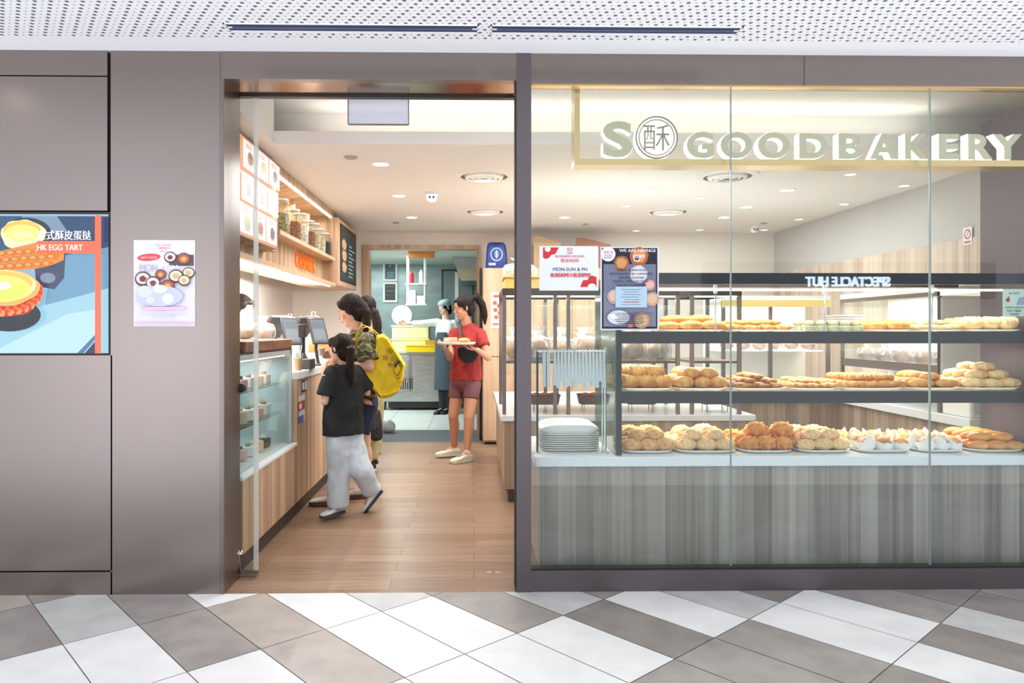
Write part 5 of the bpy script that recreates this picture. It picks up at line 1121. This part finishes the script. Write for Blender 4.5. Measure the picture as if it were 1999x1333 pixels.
def person(label, base, J, F, HF, s, skin, hairm, hs=None, curlL=.5, curlR=.5, hand_dir=None, body_voxel=.0055, arm=1.0, leg=1.0):
    t = thing('person', label, 'person', base); hs = hs or s; q = MB()
    M, r, f, u = frame(F); P = {k: V(v) for k, v in J.items()}
    head_geo(q, P['head'], HF, hs)
    cap(q, P['neck']-V((0, 0, .03*s)), P['head']-V((0, 0, .06*hs))-V(HF).normalized()*.012*hs, .056*s, .048*s)
    q.ell(P['che'], (.145*s, .092*s, .165*s), M=M); q.ell((P['che']+P['pel'])/2, (.118*s, .085*s, .15*s), M=M); q.ell(P['pel'], (.150*s, .105*s, .115*s), M=M)
    cap(q, P['sL'], P['sR'], .045*s, .045*s); cap(q, P['neck']-V((0, 0, .035*s)), P['che'], .06*s, .09*s)
    hd = hand_dir or {}
    for x in 'LR':
        cap(q, P['s'+x], P['e'+x], .046*s*arm, .036*s*arm); cap(q, P['e'+x], P['w'+x], .037*s*arm, .025*s*arm)
        fd = (P['w'+x]-P['e'+x]).normalized(); e_ = hd.get(x, (fd, -r if x == 'R' else r)); hand_geo(q, P['w'+x], e_[0], e_[1], -1 if x == 'L' else 1, hs*.98, curlL if x == 'L' else curlR)
        cap(q, P['h'+x], P['k'+x], .080*s*leg, .054*s*leg); cap(q, P['k'+x], P['a'+x], .050*s*leg, .034*s*leg)
        dn = (P['a'+x]-P['k'+x]); q.ell(P['k'+x]+dn*.30-f*.014*s, (.052*s*leg, .054*s*leg, .11*s), M=M)
        cap(q, P['a'+x], P['a'+x]+V(J['t'+x+'d'] if 't'+x+'d' in J else F).normalized()*.09*s-V((0, 0, .045*s)), .034*s, .026*s)
    for k_ in list(P):
        pass
    fin(q, 'body', skin, t, body_voxel, 3)
    M, r, f, u = frame(HF); c = P['head']
    for a in (-1, 1):
        q = MB(); e = c+(r*a*.031+f*.0765+u*.004)*hs; q.ell(e, (.012*hs, .0065*hs, .0055*hs), 0, M=M, seg=12, rg=8); q.ell(e+f*.0055*hs, (.0055*hs, .003*hs, .0055*hs), 1, M=M, seg=10, rg=6)
        q.build('eye', [mat('eye_white', (236, 232, 228), .3), mat('iris_dark', (36, 24, 20), .3)], t, True)
        q = MB().tube([c+(r*a*.016+f*.0835+u*.025)*hs, c+(r*a*.034+f*.0800+u*.029)*hs, c+(r*a*.050+f*.068+u*.021)*hs], [.002*hs, .003*hs, .0018*hs], 6); q.build('eyebrow', M_hair, t, True)
    MB().ell(c+(f*.0885-u*.062)*hs, (.019*hs, .005*hs, .006*hs), M=M).build('lips', mat('lips', (198, 122, 112), .5), t, True)
    return t, P
def hair_geo(q, c, hf, s, back=.026, ext=0):
    M, r, f, u = frame(hf)
    q.ell(c+(u*.030-f*back)*s, (.081*s, .094*s, .094*s), M=M, n=.03, ns=25, seg=26, rg=18); q.ell(c-(f*(back+.022)+u*.03)*s, (.074*s, .062*s, .08*s), M=M)
    q.ell(c+(f*.030+u*.074)*s, (.058*s, .044*s, .028*s), M=M)
    for a in (-1, 1): q.ell(c+(r*a*.056+f*.022+u*.05)*s, (.022*s, .046*s, .042*s), M=M); q.ell(c+(r*a*.070-f*.006-u*.0)*s, (.012*s, .03*s, .04*s), M=M)
def tail(q, pts, rs):
    for i in range(len(pts)-1): cap(q, pts[i], pts[i+1], rs[i], rs[i+1])
def torso(q, J, F, lev, seg=28):
    """shirt body: lev = (z, half width, half depth, shift forward); follows the line pel..che..neck"""
    M, r, f, u = frame(F); pl_, nk = J['pel'], J['neck']; rings = []
    for z, w_, d_, sh in lev:
        k = (z-pl_.z)/(nk.z-pl_.z); c = pl_.lerp(nk, k); c = V((c.x, c.y, z))+f*sh
        rings.append([c+r*w_*math.copysign(abs(math.cos(a))**.85, math.cos(a))+f*d_*math.sin(a) for a in [2*PI*i/seg for i in range(seg)]])
    q.loft(rings)
def cone(q, p0, p1, r0, r1, seg=20):
    q.tube([p0, V(p0).lerp(V(p1), .5), p1], [r0, (r0+r1)/2, r1], seg)
# ---------------- woman in the red top
F1 = V((-.5, -.87, 0)); H1 = V((-.88, -.30, -.30))
J = dict(head=W(904, 600, 7.26), neck=W(913, 637, 7.32), che=W(913, 668, 7.32), pel=W(909, 735, 7.32), sL=W(937, 650, 7.24), sR=W(887, 650, 7.40), eL=W(953, 698, 7.14), wL=W(932, 683, 6.97), eR=W(879, 698, 7.26), wR=W(872, 684, 7.0),
         hL=W(922, 752, 7.28), hR=W(895, 752, 7.38), kL=W(915, 816, 7.18), kR=W(885, 812, 7.34), aL=W(912, 884, 7.14), aR=W(887, 873, 7.42), tLd=(-.8, -.6, 0), tRd=(-.95, -.3, 0))
t, P = person('woman in red top and maroon shorts standing, holding a bread tray', (P0 := W(905, 899, 7.3)).xy.to_3d(), J, F1, H1, 1.0, M_skin2, M_hair, curlL=.45, curlR=.35, hand_dir={'L': (V((-.75, -.35, .1)), V((-.1, -.1, 1))), 'R': (V((-.35, -.5, .35)), V((.5, 0, 1)))})
q = MB(); z_ = lambda py: Z(py, 7.32); frame_ = None
torso(q, P, F1, [(z_(742), .175, .125, .0), (z_(715), .165, .118, 0), (z_(690), .15, .11, .005), (z_(668), .162, .118, .01), (z_(652), .165, .098, 0), (z_(642), .14, .08, 0), (z_(636), .10, .072, 0), (z_(631), .066, .062, .0)])
M, r, f, u = frame(F1)
for a in (-1, 1): q.ell(P['che']+r*a*.07+f*.085+V((0, 0, -.01)), (.06, .045, .06))
for x in 'LR': cap(q, P['s'+x]+V((0, 0, -.002)), P['s'+x].lerp(P['e'+x], .2), .056, .058); cone(q, P['s'+x].lerp(P['e'+x], .0), P['s'+x].lerp(P['e'+x], .55), .058, .062)
fin(q, 'red_top', mat('red_jersey', (158, 38, 34), .75, c2=(136, 28, 28), scale=14, bump=.15), t, .007, 3, .006, 14)
q = MB(); q.ell(P['pel']-V((0, 0, .03)), (.165, .125, .13), M=M)
for x in 'LR': cone(q, P['h'+x]+V((0, 0, .03)), P['h'+x].lerp(P['k'+x], .42), .092, .080)
fin(q, 'shorts', mat('maroon_lycra', (112, 66, 74), .6), t, .006, 3)
q = MB(); c = P['head']; hair_geo(q, c, H1, 1.0); M, r, f, u = frame(H1); b0 = c-f*.10+V((0, 0, .06)); 
tail(q, [b0, b0+V((.05, .02, .02)), b0+V((.10, .03, -.06)), b0+V((.125, .03, -.17)), b0+V((.13, .03, -.26))], [.03, .036, .040, .034, .010]); fin(q, 'hair', M_hair, t, .006, 2, .004, 40)
for x in 'LR': shoe(t, P['a'+x]-V((0, 0, 0)), J['t'+x+'d'], L=.25, mu=mat('cream_shoe', (232, 228, 204), .6), ms=mat('pale_sole', (206, 204, 176), .6))
MB().tube([W(897, 633, 7.235), W(898, 645, 7.195), W(902, 660, 7.185), W(908, 680, 7.15)], .016, 8, flat=.35).build('bag_strap', M_black, t, True)
# small mark on the chest
# crossbody bag, tray, phone
q = MB(); bc = W(913, 692, 7.10)
rings = []
for y_, k_ in ((-.045, .80), (-.038, .95), (0, 1), (.038, .96), (.045, .8)): rings.append([bc+V((x_*k_, y_, z_k*k_)) for x_, z_k in ((-.105, .055), (-.09, .075), (.09, .08), (.11, .06), (.10, -.02), (.06, -.075), (-.03, -.085), (-.09, -.03))])
q.loft(rings)
o = fin(q, 'crossbody_bag', mat('matte_black_nylon', (20, 20, 22), .75), t, .007, 2); 
tag(o, None)
o.parent = None; o.location = V((0, 0, 0))+t.location; tag(o, 'black crossbody pouch hanging at the waist of the woman in red', 'bag')
bpy.context.view_layer.update()
ty = 6.97; tz = Z(672, ty)
tt = thing('bread_tray', 'white tray of bread carried by the woman in red', 'tray', (X(891, ty), ty, tz))
tx0, tx1 = X(853, ty), X(929, ty); rings = []
for f_, s_ in ((0, .9), (.4, .94), (1, 1), (1.3, 1), (.6, .92)): rings.append([V(((tx0+tx1)/2+(tx1-tx0)/2*s_*math.copysign(abs(math.cos(a))**.4, math.cos(a)), ty-.02+.13*s_*math.copysign(abs(math.sin(a))**.4, math.sin(a)), tz+.016*f_)) for a in [2*PI*i/36 for i in range(36)]])
MB().loft(rings).build('tray_body', M_mel, tt, True)
MB().box(tx0+.03, tx1-.02, ty-.10, ty+.07, tz+.0145, tz+.017).build('paper_liner', mat('printed_liner', (236, 206, 190), .7, c2=(214, 120, 100), scale=30, lo=.55, hi=.6), tt)
tag(MB().rbox(X(866, ty), X(893, ty), ty-.07, ty+.03, tz+.020, tz+.066, .015).build('sandwich_pack', mat('bread_pack', (230, 190, 160), .5, c2=(214, 140, 110), scale=12)), 'paper wrapped sandwich on the carried tray, left half', 'bread')
tag(MB().ell((X(906, ty), ty-.02, tz+.038), (.06, .05, .026), n=.1).build('bread_bun', PM['gold'], None, True), 'golden bun on the carried tray, right half', 'bread')
ph = W(868, 660, 6.96)
tag(MB().rbox(ph.x-.035, ph.x+.045, ph.y-.055, ph.y+.015, ph.z-.004, ph.z+.010, .008).build('black_wallet', M_black), 'flat black wallet held over the left end of the carried tray', 'wallet')
# ---------------- child
F2 = V((-.7, .7, 0)); H2 = V((-.85, .50, -.08))
J = dict(head=W(663, 680, 5.10), neck=W(672, 708, 5.12), che=W(671, 745, 5.12), pel=W(670, 835, 5.12), sL=W(647, 727, 5.03), sR=W(695, 725, 5.21), eL=W(634, 784, 5.00), wL=W(634, 735, 5.12), eR=W(717, 766, 5.25), wR=W(680, 745, 5.38),
         hL=W(660, 848, 5.07), hR=W(684, 848, 5.17), kL=W(660, 918, 5.07), kR=W(703, 914, 5.10), aL=W(661, 984, 5.07), aR=W(726, 958, 5.20), tLd=(-.85, -.35, 0), tRd=(-.5, 0, -.8))
t, P = person('child in black tee and pale wide jeans, back to the camera', V((X(670, 5.1), 5.1, 0)), J, F2, H2, .74, M_skin, M_hair, hs=.86, curlL=.7, curlR=.6, hand_dir={'L': (V((-.15, .25, 1)), V((.4, .6, 0)))}, body_voxel=.005)
q = MB(); z_ = lambda py: Z(py, 5.12)
torso(q, P, F2, [(z_(846), .158, .115, -.01), (z_(815), .155, .112, 0), (z_(780), .148, .106, 0), (z_(745), .145, .10, 0), (z_(727), .145, .085, 0), (z_(716), .115, .066, 0), (z_(710), .065, .055, 0)])
for x in 'LR': cap(q, P['s'+x], P['s'+x].lerp(P['e'+x], .25), .050, .056); cone(q, P['s'+x], P['s'+x].lerp(P['e'+x], .80 if x == 'L' else .86), .052, .066)
sh = fin(q, 'black_tee', mat('black_cotton', (26, 27, 29), .85), t, .006, 3, .007, 11)
MB().box(0, 0, 0, 0, 0, 0)
p_ = W(629, 733, 4.965); MB().box(p_.x-.004, p_.x+.020, p_.y-.004, p_.y+.004, p_.z, p_.z+.006).build('sleeve_tag', M_paper, t)
q = MB(); M, r, f, u = frame(F2); q.ell(P['pel']-V((0, 0, .03)), (.135, .11, .09), M=M)
tail(q, [P['hL'], P['kL'], P['kL'].lerp(P['aL'], .9)], [.085, .078, .074]); cone(q, P['kL'], P['aL']+V((0, 0, -.012)), .078, .078)
tail(q, [P['hR'], P['kR']], [.085, .076]); cone(q, P['kR'], P['kR'].lerp(P['aR'], 1.02), .078, .070)
fin(q, 'jeans', mat('pale_denim', (212, 222, 230), .85, c2=(194, 206, 216), scale=9, bump=.25), t, .007, 3, .012, 9)
q = MB(); c = P['head']; hair_geo(q, c, H2, .86, back=.03); M, r, f, u = frame(H2); b0 = c-f*.085+V((0, 0, .005))
tail(q, [b0, b0+V((.018, -.022, -.02)), b0+V((.012, -.03, -.10)), b0+V((.016, -.02, -.19)), b0+V((.022, -.015, -.27))], [.022, .026, .030, .024, .008]); fin(q, 'hair', M_hair, t, .005, 2, .004, 40)
MB().lathe([(.024, -.01), (.028, -.004), (.028, .004), (.024, .01)], b0+V((.008, -.01, -.005)), 16).build('hair_tie', mat('grey_elastic', (120, 100, 96), .8), t, True)
wshoe = mat('white_trainer', (226, 228, 230), .6)
shoe(t, P['aL']+V((0, 0, .0)), (-.35, -.5, 0), L=.205, mu=wshoe, ms=mat('grey_sole', (70, 72, 76), .7)); shoe(t, P['aR'], V((-.62, -.12, -.78)), up=(-.78, 0, .62), L=.205, mu=wshoe, ms=M_black)
c = W(628, 684, 5.13)
tc_ = thing('drink_cup', 'small clear dessert cup held up to the face by the child', 'cup', c-V((0, 0, .04)))
MB().lathe([(.022, -.04), (.03, .03), (.031, .035), (.028, .03), (.020, -.036)], c, 18).build('cup', M_glass2, tc_, True); MB().lathe([(.019, -.036), (.026, .015), (.01, .018)], c, 18).build('filling', mat('berry_cream', (230, 180, 170), .5), tc_, True)
# ---------------- woman in camouflage top
F3 = V((-1, .12, 0)); H3 = V((-.93, -.05, -.36))
J = dict(head=W(683, 606, 5.44), neck=W(703, 646, 5.46), che=W(707, 685, 5.47), pel=W(706, 785, 5.5), sL=W(714, 664, 5.31), sR=W(706, 664, 5.62), eL=W(722, 716, 5.24), wL=W(672, 712, 5.24), eR=W(694, 718, 5.68), wR=W(655, 700, 5.55),
         hL=W(708, 795, 5.40), hR=W(704, 795, 5.60), kL=W(690, 868, 5.36), kR=W(711, 864, 5.60), aL=W(657, 962, 5.40), aR=W(709, 950, 5.62), tLd=(-1, -.1, 0), tRd=(-1, -.1, 0))
t, P = person('woman in camouflage top and navy shorts facing the cashier counter', V((X(700, 5.45), 5.45, 0)), J, F3, H3, .97, M_skin, M_hair, curlL=.5, curlR=.5)
m = bpy.data.materials.new('camouflage'); m.use_nodes = True; nt = m.node_tree; b = nt.nodes['Principled BSDF']; b.inputs['Roughness'].default_value = .9
tcn = N(nt, 'ShaderNodeTexCoord'); no = N(nt, 'ShaderNodeTexNoise'); no.inputs['Scale'].default_value = 19; no.inputs['Detail'].default_value = 1.0; no.inputs['Distortion'].default_value = .15; r_ = N(nt, 'ShaderNodeValToRGB'); r_.color_ramp.interpolation = 'CONSTANT'
nt.links.new(tcn.outputs['Object'], no.inputs['Vector']); e = r_.color_ramp.elements; e[0].color = lin((44, 40, 34))+(1,); e[1].position = .43; e[1].color = lin((92, 92, 58))+(1,); q_e = e.new(.50); q_e.color = lin((150, 146, 104))+(1,); q_e = e.new(.55); q_e.color = lin((64, 62, 42))+(1,); q_e = e.new(.62); q_e.color = lin((120, 118, 78))+(1,)
nt.links.new(no.outputs['Fac'], r_.inputs[0]); nt.links.new(r_.outputs[0], b.inputs['Base Color']); M_camo = m
q = MB(); z_ = lambda py: Z(py, 5.47)
torso(q, P, F3, [(z_(775), .18, .125, 0), (z_(740), .17, .12, 0), (z_(705), .165, .118, .0), (z_(680), .17, .118, .0), (z_(662), .165, .09, 0), (z_(652), .13, .075, 0), (z_(645), .08, .065, 0)])
M, r, f, u = frame(F3)
for a in (-1, 1): q.ell(P['che']+r*a*.07+f*.08, (.045, .06, .06))
for x in 'LR': cap(q, P['s'+x], P['s'+x].lerp(P['e'+x], .3), .062, .066); cone(q, P['s'+x], P['s'+x].lerp(P['e'+x], .80), .064, .078)
fin(q, 'camouflage_top', M_camo, t, .007, 3, .008, 12)
q = MB(); q.ell(P['pel']-V((0, 0, .02)), (.165, .125, .13), M=M)
for x in 'LR': cone(q, P['h'+x]+V((0, 0, .03)), P['h'+x].lerp(P['k'+x], .68), .105, .095)
fin(q, 'navy_shorts', mat('navy_cotton', (30, 38, 62), .85), t, .007, 3, .006, 12)
q = MB(); c = P['head']; hair_geo(q, c, H3, 1.0); M, r, f, u = frame(H3); b0 = c-f*.095-u*.03
tail(q, [b0+V((0, 0, .03)), b0+V((.025, -.03, -.03)), b0+V((.03, -.04, -.11)), b0+V((.02, -.05, -.19))], [.034, .036, .032, .012]); fin(q, 'hair', M_hair, t, .006, 2, .004, 40)
bshoe = mat('beige_trainer', (222, 214, 200), .6)
for x in 'LR': shoe(t, P['a'+x], (-1, -.12, 0), L=.25, mu=bshoe, ms=mat('brown_sole', (96, 66, 52), .7))
# yellow tote
tt = thing('tote_bag', 'bright yellow tote bag with black line drawings on a shoulder', 'bag', W(748, 775, 5.36))
out = [(733, 655), (748, 652), (757, 660), (772, 682), (792, 713), (788, 740), (779, 767), (762, 774), (742, 778), (730, 762), (716, 738), (702, 716), (718, 704), (730, 692), (734, 676)]
cx_, cy_ = 748, 718; rings = []
for Y, k in ((5.27, .72), (5.245, .93), (5.30, 1.0), (5.38, 1.0), (5.43, .93), (5.42, .72)): rings.append([W(cx_+(x-cx_)*k, cy_+(y-cy_)*k, Y) for x, y in out])
M_yel = mat('yellow_nonwoven', (248, 214, 24), .6, c2=(236, 196, 12), scale=6)
q = MB().loft(rings); fin(q, 'bag_body', M_yel, tt, .006, 3, .012, 11)
for dy in (0, .13): MB().tube([W(*p) for p in ([(739, 659, 5.27), (728, 647, 5.245), (716, 637, 5.24), (707, 634, 5.245), (701, 641, 5.235), (697, 652, 5.245), (695, 664, 5.28)] if dy == 0 else [(744, 658, 5.40), (732, 646, 5.40), (718, 637, 5.38), (709, 640, 5.36)])], .010, 10, flat=.3).build('strap', M_yel, tt, True)
a = Art(W(700, 780, 5.232), (1, 0, 0), (0, 0, 1), X(795, 5.232)-X(700, 5.232), Z(650, 5.232)-Z(780, 5.232), eps=.0006)
def tq(x, y): return ((x-700)/95, (780-y)/130)
K = (40, 34, 20)
for cx1, cy1, n_, r1 in ((760, 686, 5, 4.2), (753, 698, 5, 3.8), (769, 700, 5, 4.6), (762, 712, 4, 3.4)):
    for i in range(n_):
        a_ = 2*PI*i/n_; px_, py_ = cx1+r1*math.cos(a_)*.9, cy1+r1*math.sin(a_)*.9
        a.line([tq(px_+r1*.55*math.cos(b_), py_+r1*.55*math.sin(b_)) for b_ in [2*PI*j/10 for j in range(11)]], .008, K)
for off, pts in ((0, [(770, 708), (776, 702), (784, 708), (783, 722), (776, 734), (770, 728), (768, 716), (770, 708)]), (0, [(770, 712), (778, 709), (782, 716)]), (0, [(772, 736), (777, 740), (780, 736)])): a.line([tq(*p) for p in pts], .013, K)
a.poly([tq(*p) for p in [(770, 713), (776, 704), (783, 707), (776, 712), (772, 720)]], K)
a.build('printed_drawing', tt)
# ---------------- woman with low ponytail, khaki trousers
F4 = V((-.8, .6, 0)); H4 = V((-.8, .6, -.1))
J = dict(head=W(712, 603, 6.6), neck=W(718, 636, 6.62), che=W(721, 665, 6.62), pel=W(726, 745, 6.62), sL=W(708, 650, 6.50), sR=W(736, 650, 6.75), eL=W(704, 700, 6.45), wL=W(690, 690, 6.6), eR=W(738, 700, 6.85), wR=W(716, 695, 6.95),
         hL=W(720, 760, 6.56), hR=W(733, 760, 6.68), kL=W(722, 832, 6.54), kR=W(731, 828, 6.72), aL=W(723, 902, 6.55), aR=W(728, 893, 6.72), tLd=(-.6, -.1, 0), tRd=(-.8, .6, 0))
t, P = person('woman with low ponytail and khaki trousers behind the yellow tote', V((X(722, 6.6), 6.6, 0)), J, F4, H4, .94, M_skin, M_hair)
q = MB(); z_ = lambda py: Z(py, 6.62); torso(q, P, F4, [(z_(755), .165, .12, 0), (z_(720), .155, .11, 0), (z_(680), .155, .108, 0), (z_(655), .155, .085, 0), (z_(642), .10, .07, 0)])
for x in 'LR': cone(q, P['s'+x], P['s'+x].lerp(P['e'+x], .7), .058, .064)
fin(q, 'dark_top', mat('charcoal_cotton', (40, 40, 44), .85), t, .008, 3, .006, 12)
q = MB(); q.ell(P['pel'], (.155, .12, .12))
for x in 'LR': tail(q, [P['h'+x], P['k'+x]], [.095, .080]); cone(q, P['k'+x], P['k'+x].lerp(P['a'+x], .90), .080, .076)
fin(q, 'khaki_trousers', mat('khaki_cotton', (176, 166, 122), .85), t, .008, 3, .009, 10)
q = MB(); c = P['head']; hair_geo(q, c, H4, .98, back=.03); M, r, f, u = frame(H4); b0 = c-f*.09-u*.02
tail(q, [b0, b0+V((.03, -.03, -.03)), b0+V((.05, -.04, -.12)), b0+V((.055, -.05, -.22)), b0+V((.05, -.05, -.32))], [.03, .04, .044, .038, .02]); fin(q, 'hair', M_hair, t, .006, 2, .004, 40)
MB().lathe([(.030, -.008), (.036, 0), (.030, .008)], b0+V((.02, -.025, -.02)), 16).build('hair_tie', mat('silver_elastic', (190, 186, 184), .5), t, True)
for x in 'LR': shoe(t, P['a'+x], J['t'+x+'d'], L=.24, mu=mat('black_sandal', (36, 32, 32), .6), ms=mat('cream_sole', (226, 216, 192), .7), nm='sandal')
tt = thing('shoulder_bag', 'black shoulder bag hanging beside the khaki trousers', 'bag', W(736, 850, 6.42))
q = MB(); bc = W(735, 828, 6.42)
q.loft([[bc+V((.052*k_*math.cos(a_), .09*k_*math.sin(a_), z_)) for a_ in [2*PI*i/20 for i in range(20)]] for k_, z_ in ((.7, -.14), (1.05, -.12), (1, -.02), (.7, .10), (.4, .13))])
o = fin(q, 'bag_body', mat('matte_black_nylon', (20, 20, 22), .75), tt, .008, 2)
MB().tube([W(732, 815, 6.42), W(728, 770, 6.43), W(722, 720, 6.44), W(714, 665, 6.47)], .010, 8).build('strap', M_black, tt, True)
# ---------------- chef in the kitchen
F5 = V((-.55, -.83, 0)); H5 = V((-.7, -.6, -.25)); y5 = 11.25
J = dict(head=W(868, 601, y5), neck=W(870, 622, y5), che=W(870, 643, y5), pel=W(870, 690, y5), sL=W(887, 631, y5-.05), sR=W(853, 629, y5+.05), eL=W(893, 662, y5-.05), wL=W(880, 672, y5-.22), eR=W(824, 631, y5+.02), wR=W(797, 631, y5+.05),
         hL=W(876, 702, y5), hR=W(864, 702, y5), kL=W(876, 755, y5-.02), kR=W(864, 755, y5), aL=W(876, 797, y5), aR=W(864, 797, y5), tLd=(-.5, -.8, 0), tRd=(-.5, -.8, 0))
t, P = person('kitchen worker in white shirt, dark apron and pale blue cap', V((X(870, y5), y5, 0)), J, F5, H5, 1.02, M_skin, M_hair, body_voxel=.008)
for k_ in 'LR': pass
q = MB(); z_ = lambda py: Z(py, y5); torso(q, P, F5, [(z_(705), .17, .125, 0), (z_(670), .165, .12, 0), (z_(645), .17, .118, 0), (z_(632), .165, .09, 0), (z_(624), .10, .07, 0)])
for x in 'LR': tail(q, [P['s'+x], P['e'+x], P['e'+x].lerp(P['w'+x], .6)], [.062, .052, .044])
fin(q, 'white_shirt', mat('white_cotton', (226, 230, 230), .85), t, .009, 3, .006, 10)
q = MB(); torso(q, P, F5, [(z_(760), .19, .15, 0), (z_(705), .182, .137, 0), (z_(670), .172, .130, .004), (z_(648), .12, .09, .045)]); fin(q, 'apron', mat('slate_apron', (62, 74, 86), .85), t, .009, 3)
q = MB()
for x in 'LR': tail(q, [P['h'+x], P['k'+x], P['a'+x]], [.09, .07, .055])
fin(q, 'trousers', mat('charcoal_cotton', (40, 40, 44)), t, .010, 3)
M, r, f, u = frame(H5); q = MB(); q.ell(P['head']+u*.075-f*.012, (.098, .108, .058), M=M); q.ell(P['head']+u*.04-f*.02, (.086, .098, .05), M=M); fin(q, 'cap', mat('pale_blue_cap', (150, 172, 186), .8), t, .007, 2)
q = MB(); hair_geo(q, P['head']-u*.02, H5, .97, back=.034); fin(q, 'hair', M_hair, t, .008, 2)
for x in 'LR': shoe(t, P['a'+x]-V((0, 0, P['a'+x].z-.087)), (-.5, -.8, 0), L=.26, mu=M_black, ms=M_black)
# ---------------- cashier at the left edge
F6 = V((.85, -.45, 0)); H6 = V((.85, -.35, -.3)); y6 = 6.0
J = dict(head=W(474, 604, y6), neck=W(470, 640, y6), che=W(468, 675, y6), pel=W(466, 765, y6), sL=W(476, 658, y6+.15), sR=W(462, 658, y6-.16), eL=W(500, 700, y6+.2), wL=W(530, 690, y6+.05), eR=W(476, 715, y6-.22), wR=W(512, 700, y6-.15),
         hL=W(470, 785, y6+.08), hR=W(462, 785, y6-.08), kL=W(470, 862, y6+.09), kR=W(462, 862, y6-.09), aL=W(470, 929, y6+.09), aR=W(462, 929, y6-.09), tLd=(.85, -.4, 0), tRd=(.85, -.4, 0))
t, P = person('cashier in cream shirt and face mask behind the wrapped loaves', V((X(466, y6), y6, 0)), J, F6, H6, .96, M_skin, M_hair, body_voxel=.008)
q = MB(); z_ = lambda py: Z(py, y6); torso(q, P, F6, [(z_(780), .17, .13, 0), (z_(730), .165, .12, 0), (z_(685), .165, .118, 0), (z_(662), .16, .09, 0), (z_(646), .10, .07, 0)])
for x in 'LR': cap(q, P['s'+x], P['s'+x].lerp(P['e'+x], .6), .06, .06)
fin(q, 'cream_shirt', mat('cream_cotton', (226, 214, 196), .85), t, .009, 3, .006, 10)
q = MB()
for x in 'LR': tail(q, [P['h'+x]+V((0, 0, .05)), P['k'+x], P['a'+x]], [.10, .07, .055])
fin(q, 'trousers', mat('charcoal_cotton', (40, 40, 44)), t, .010, 3)
q = MB(); hair_geo(q, P['head'], H6, 1.0); fin(q, 'hair', M_hair, t, .007, 2, .003, 40)
M, r, f, u = frame(H6); q = MB(); q.ell(P['head']+f*.045-u*.055, (.056, .056, .052), M=M); q.ell(P['head']+f*.075-u*.045, (.035, .036, .036), M=M); fin(q, 'face_mask', mat('mask_white', (230, 236, 236), .8), t, .006, 2)
for x in 'LR': shoe(t, P['a'+x]-V((0, 0, P['a'+x].z-.087)), (.85, -.4, 0), L=.24, mu=M_black, ms=M_black)
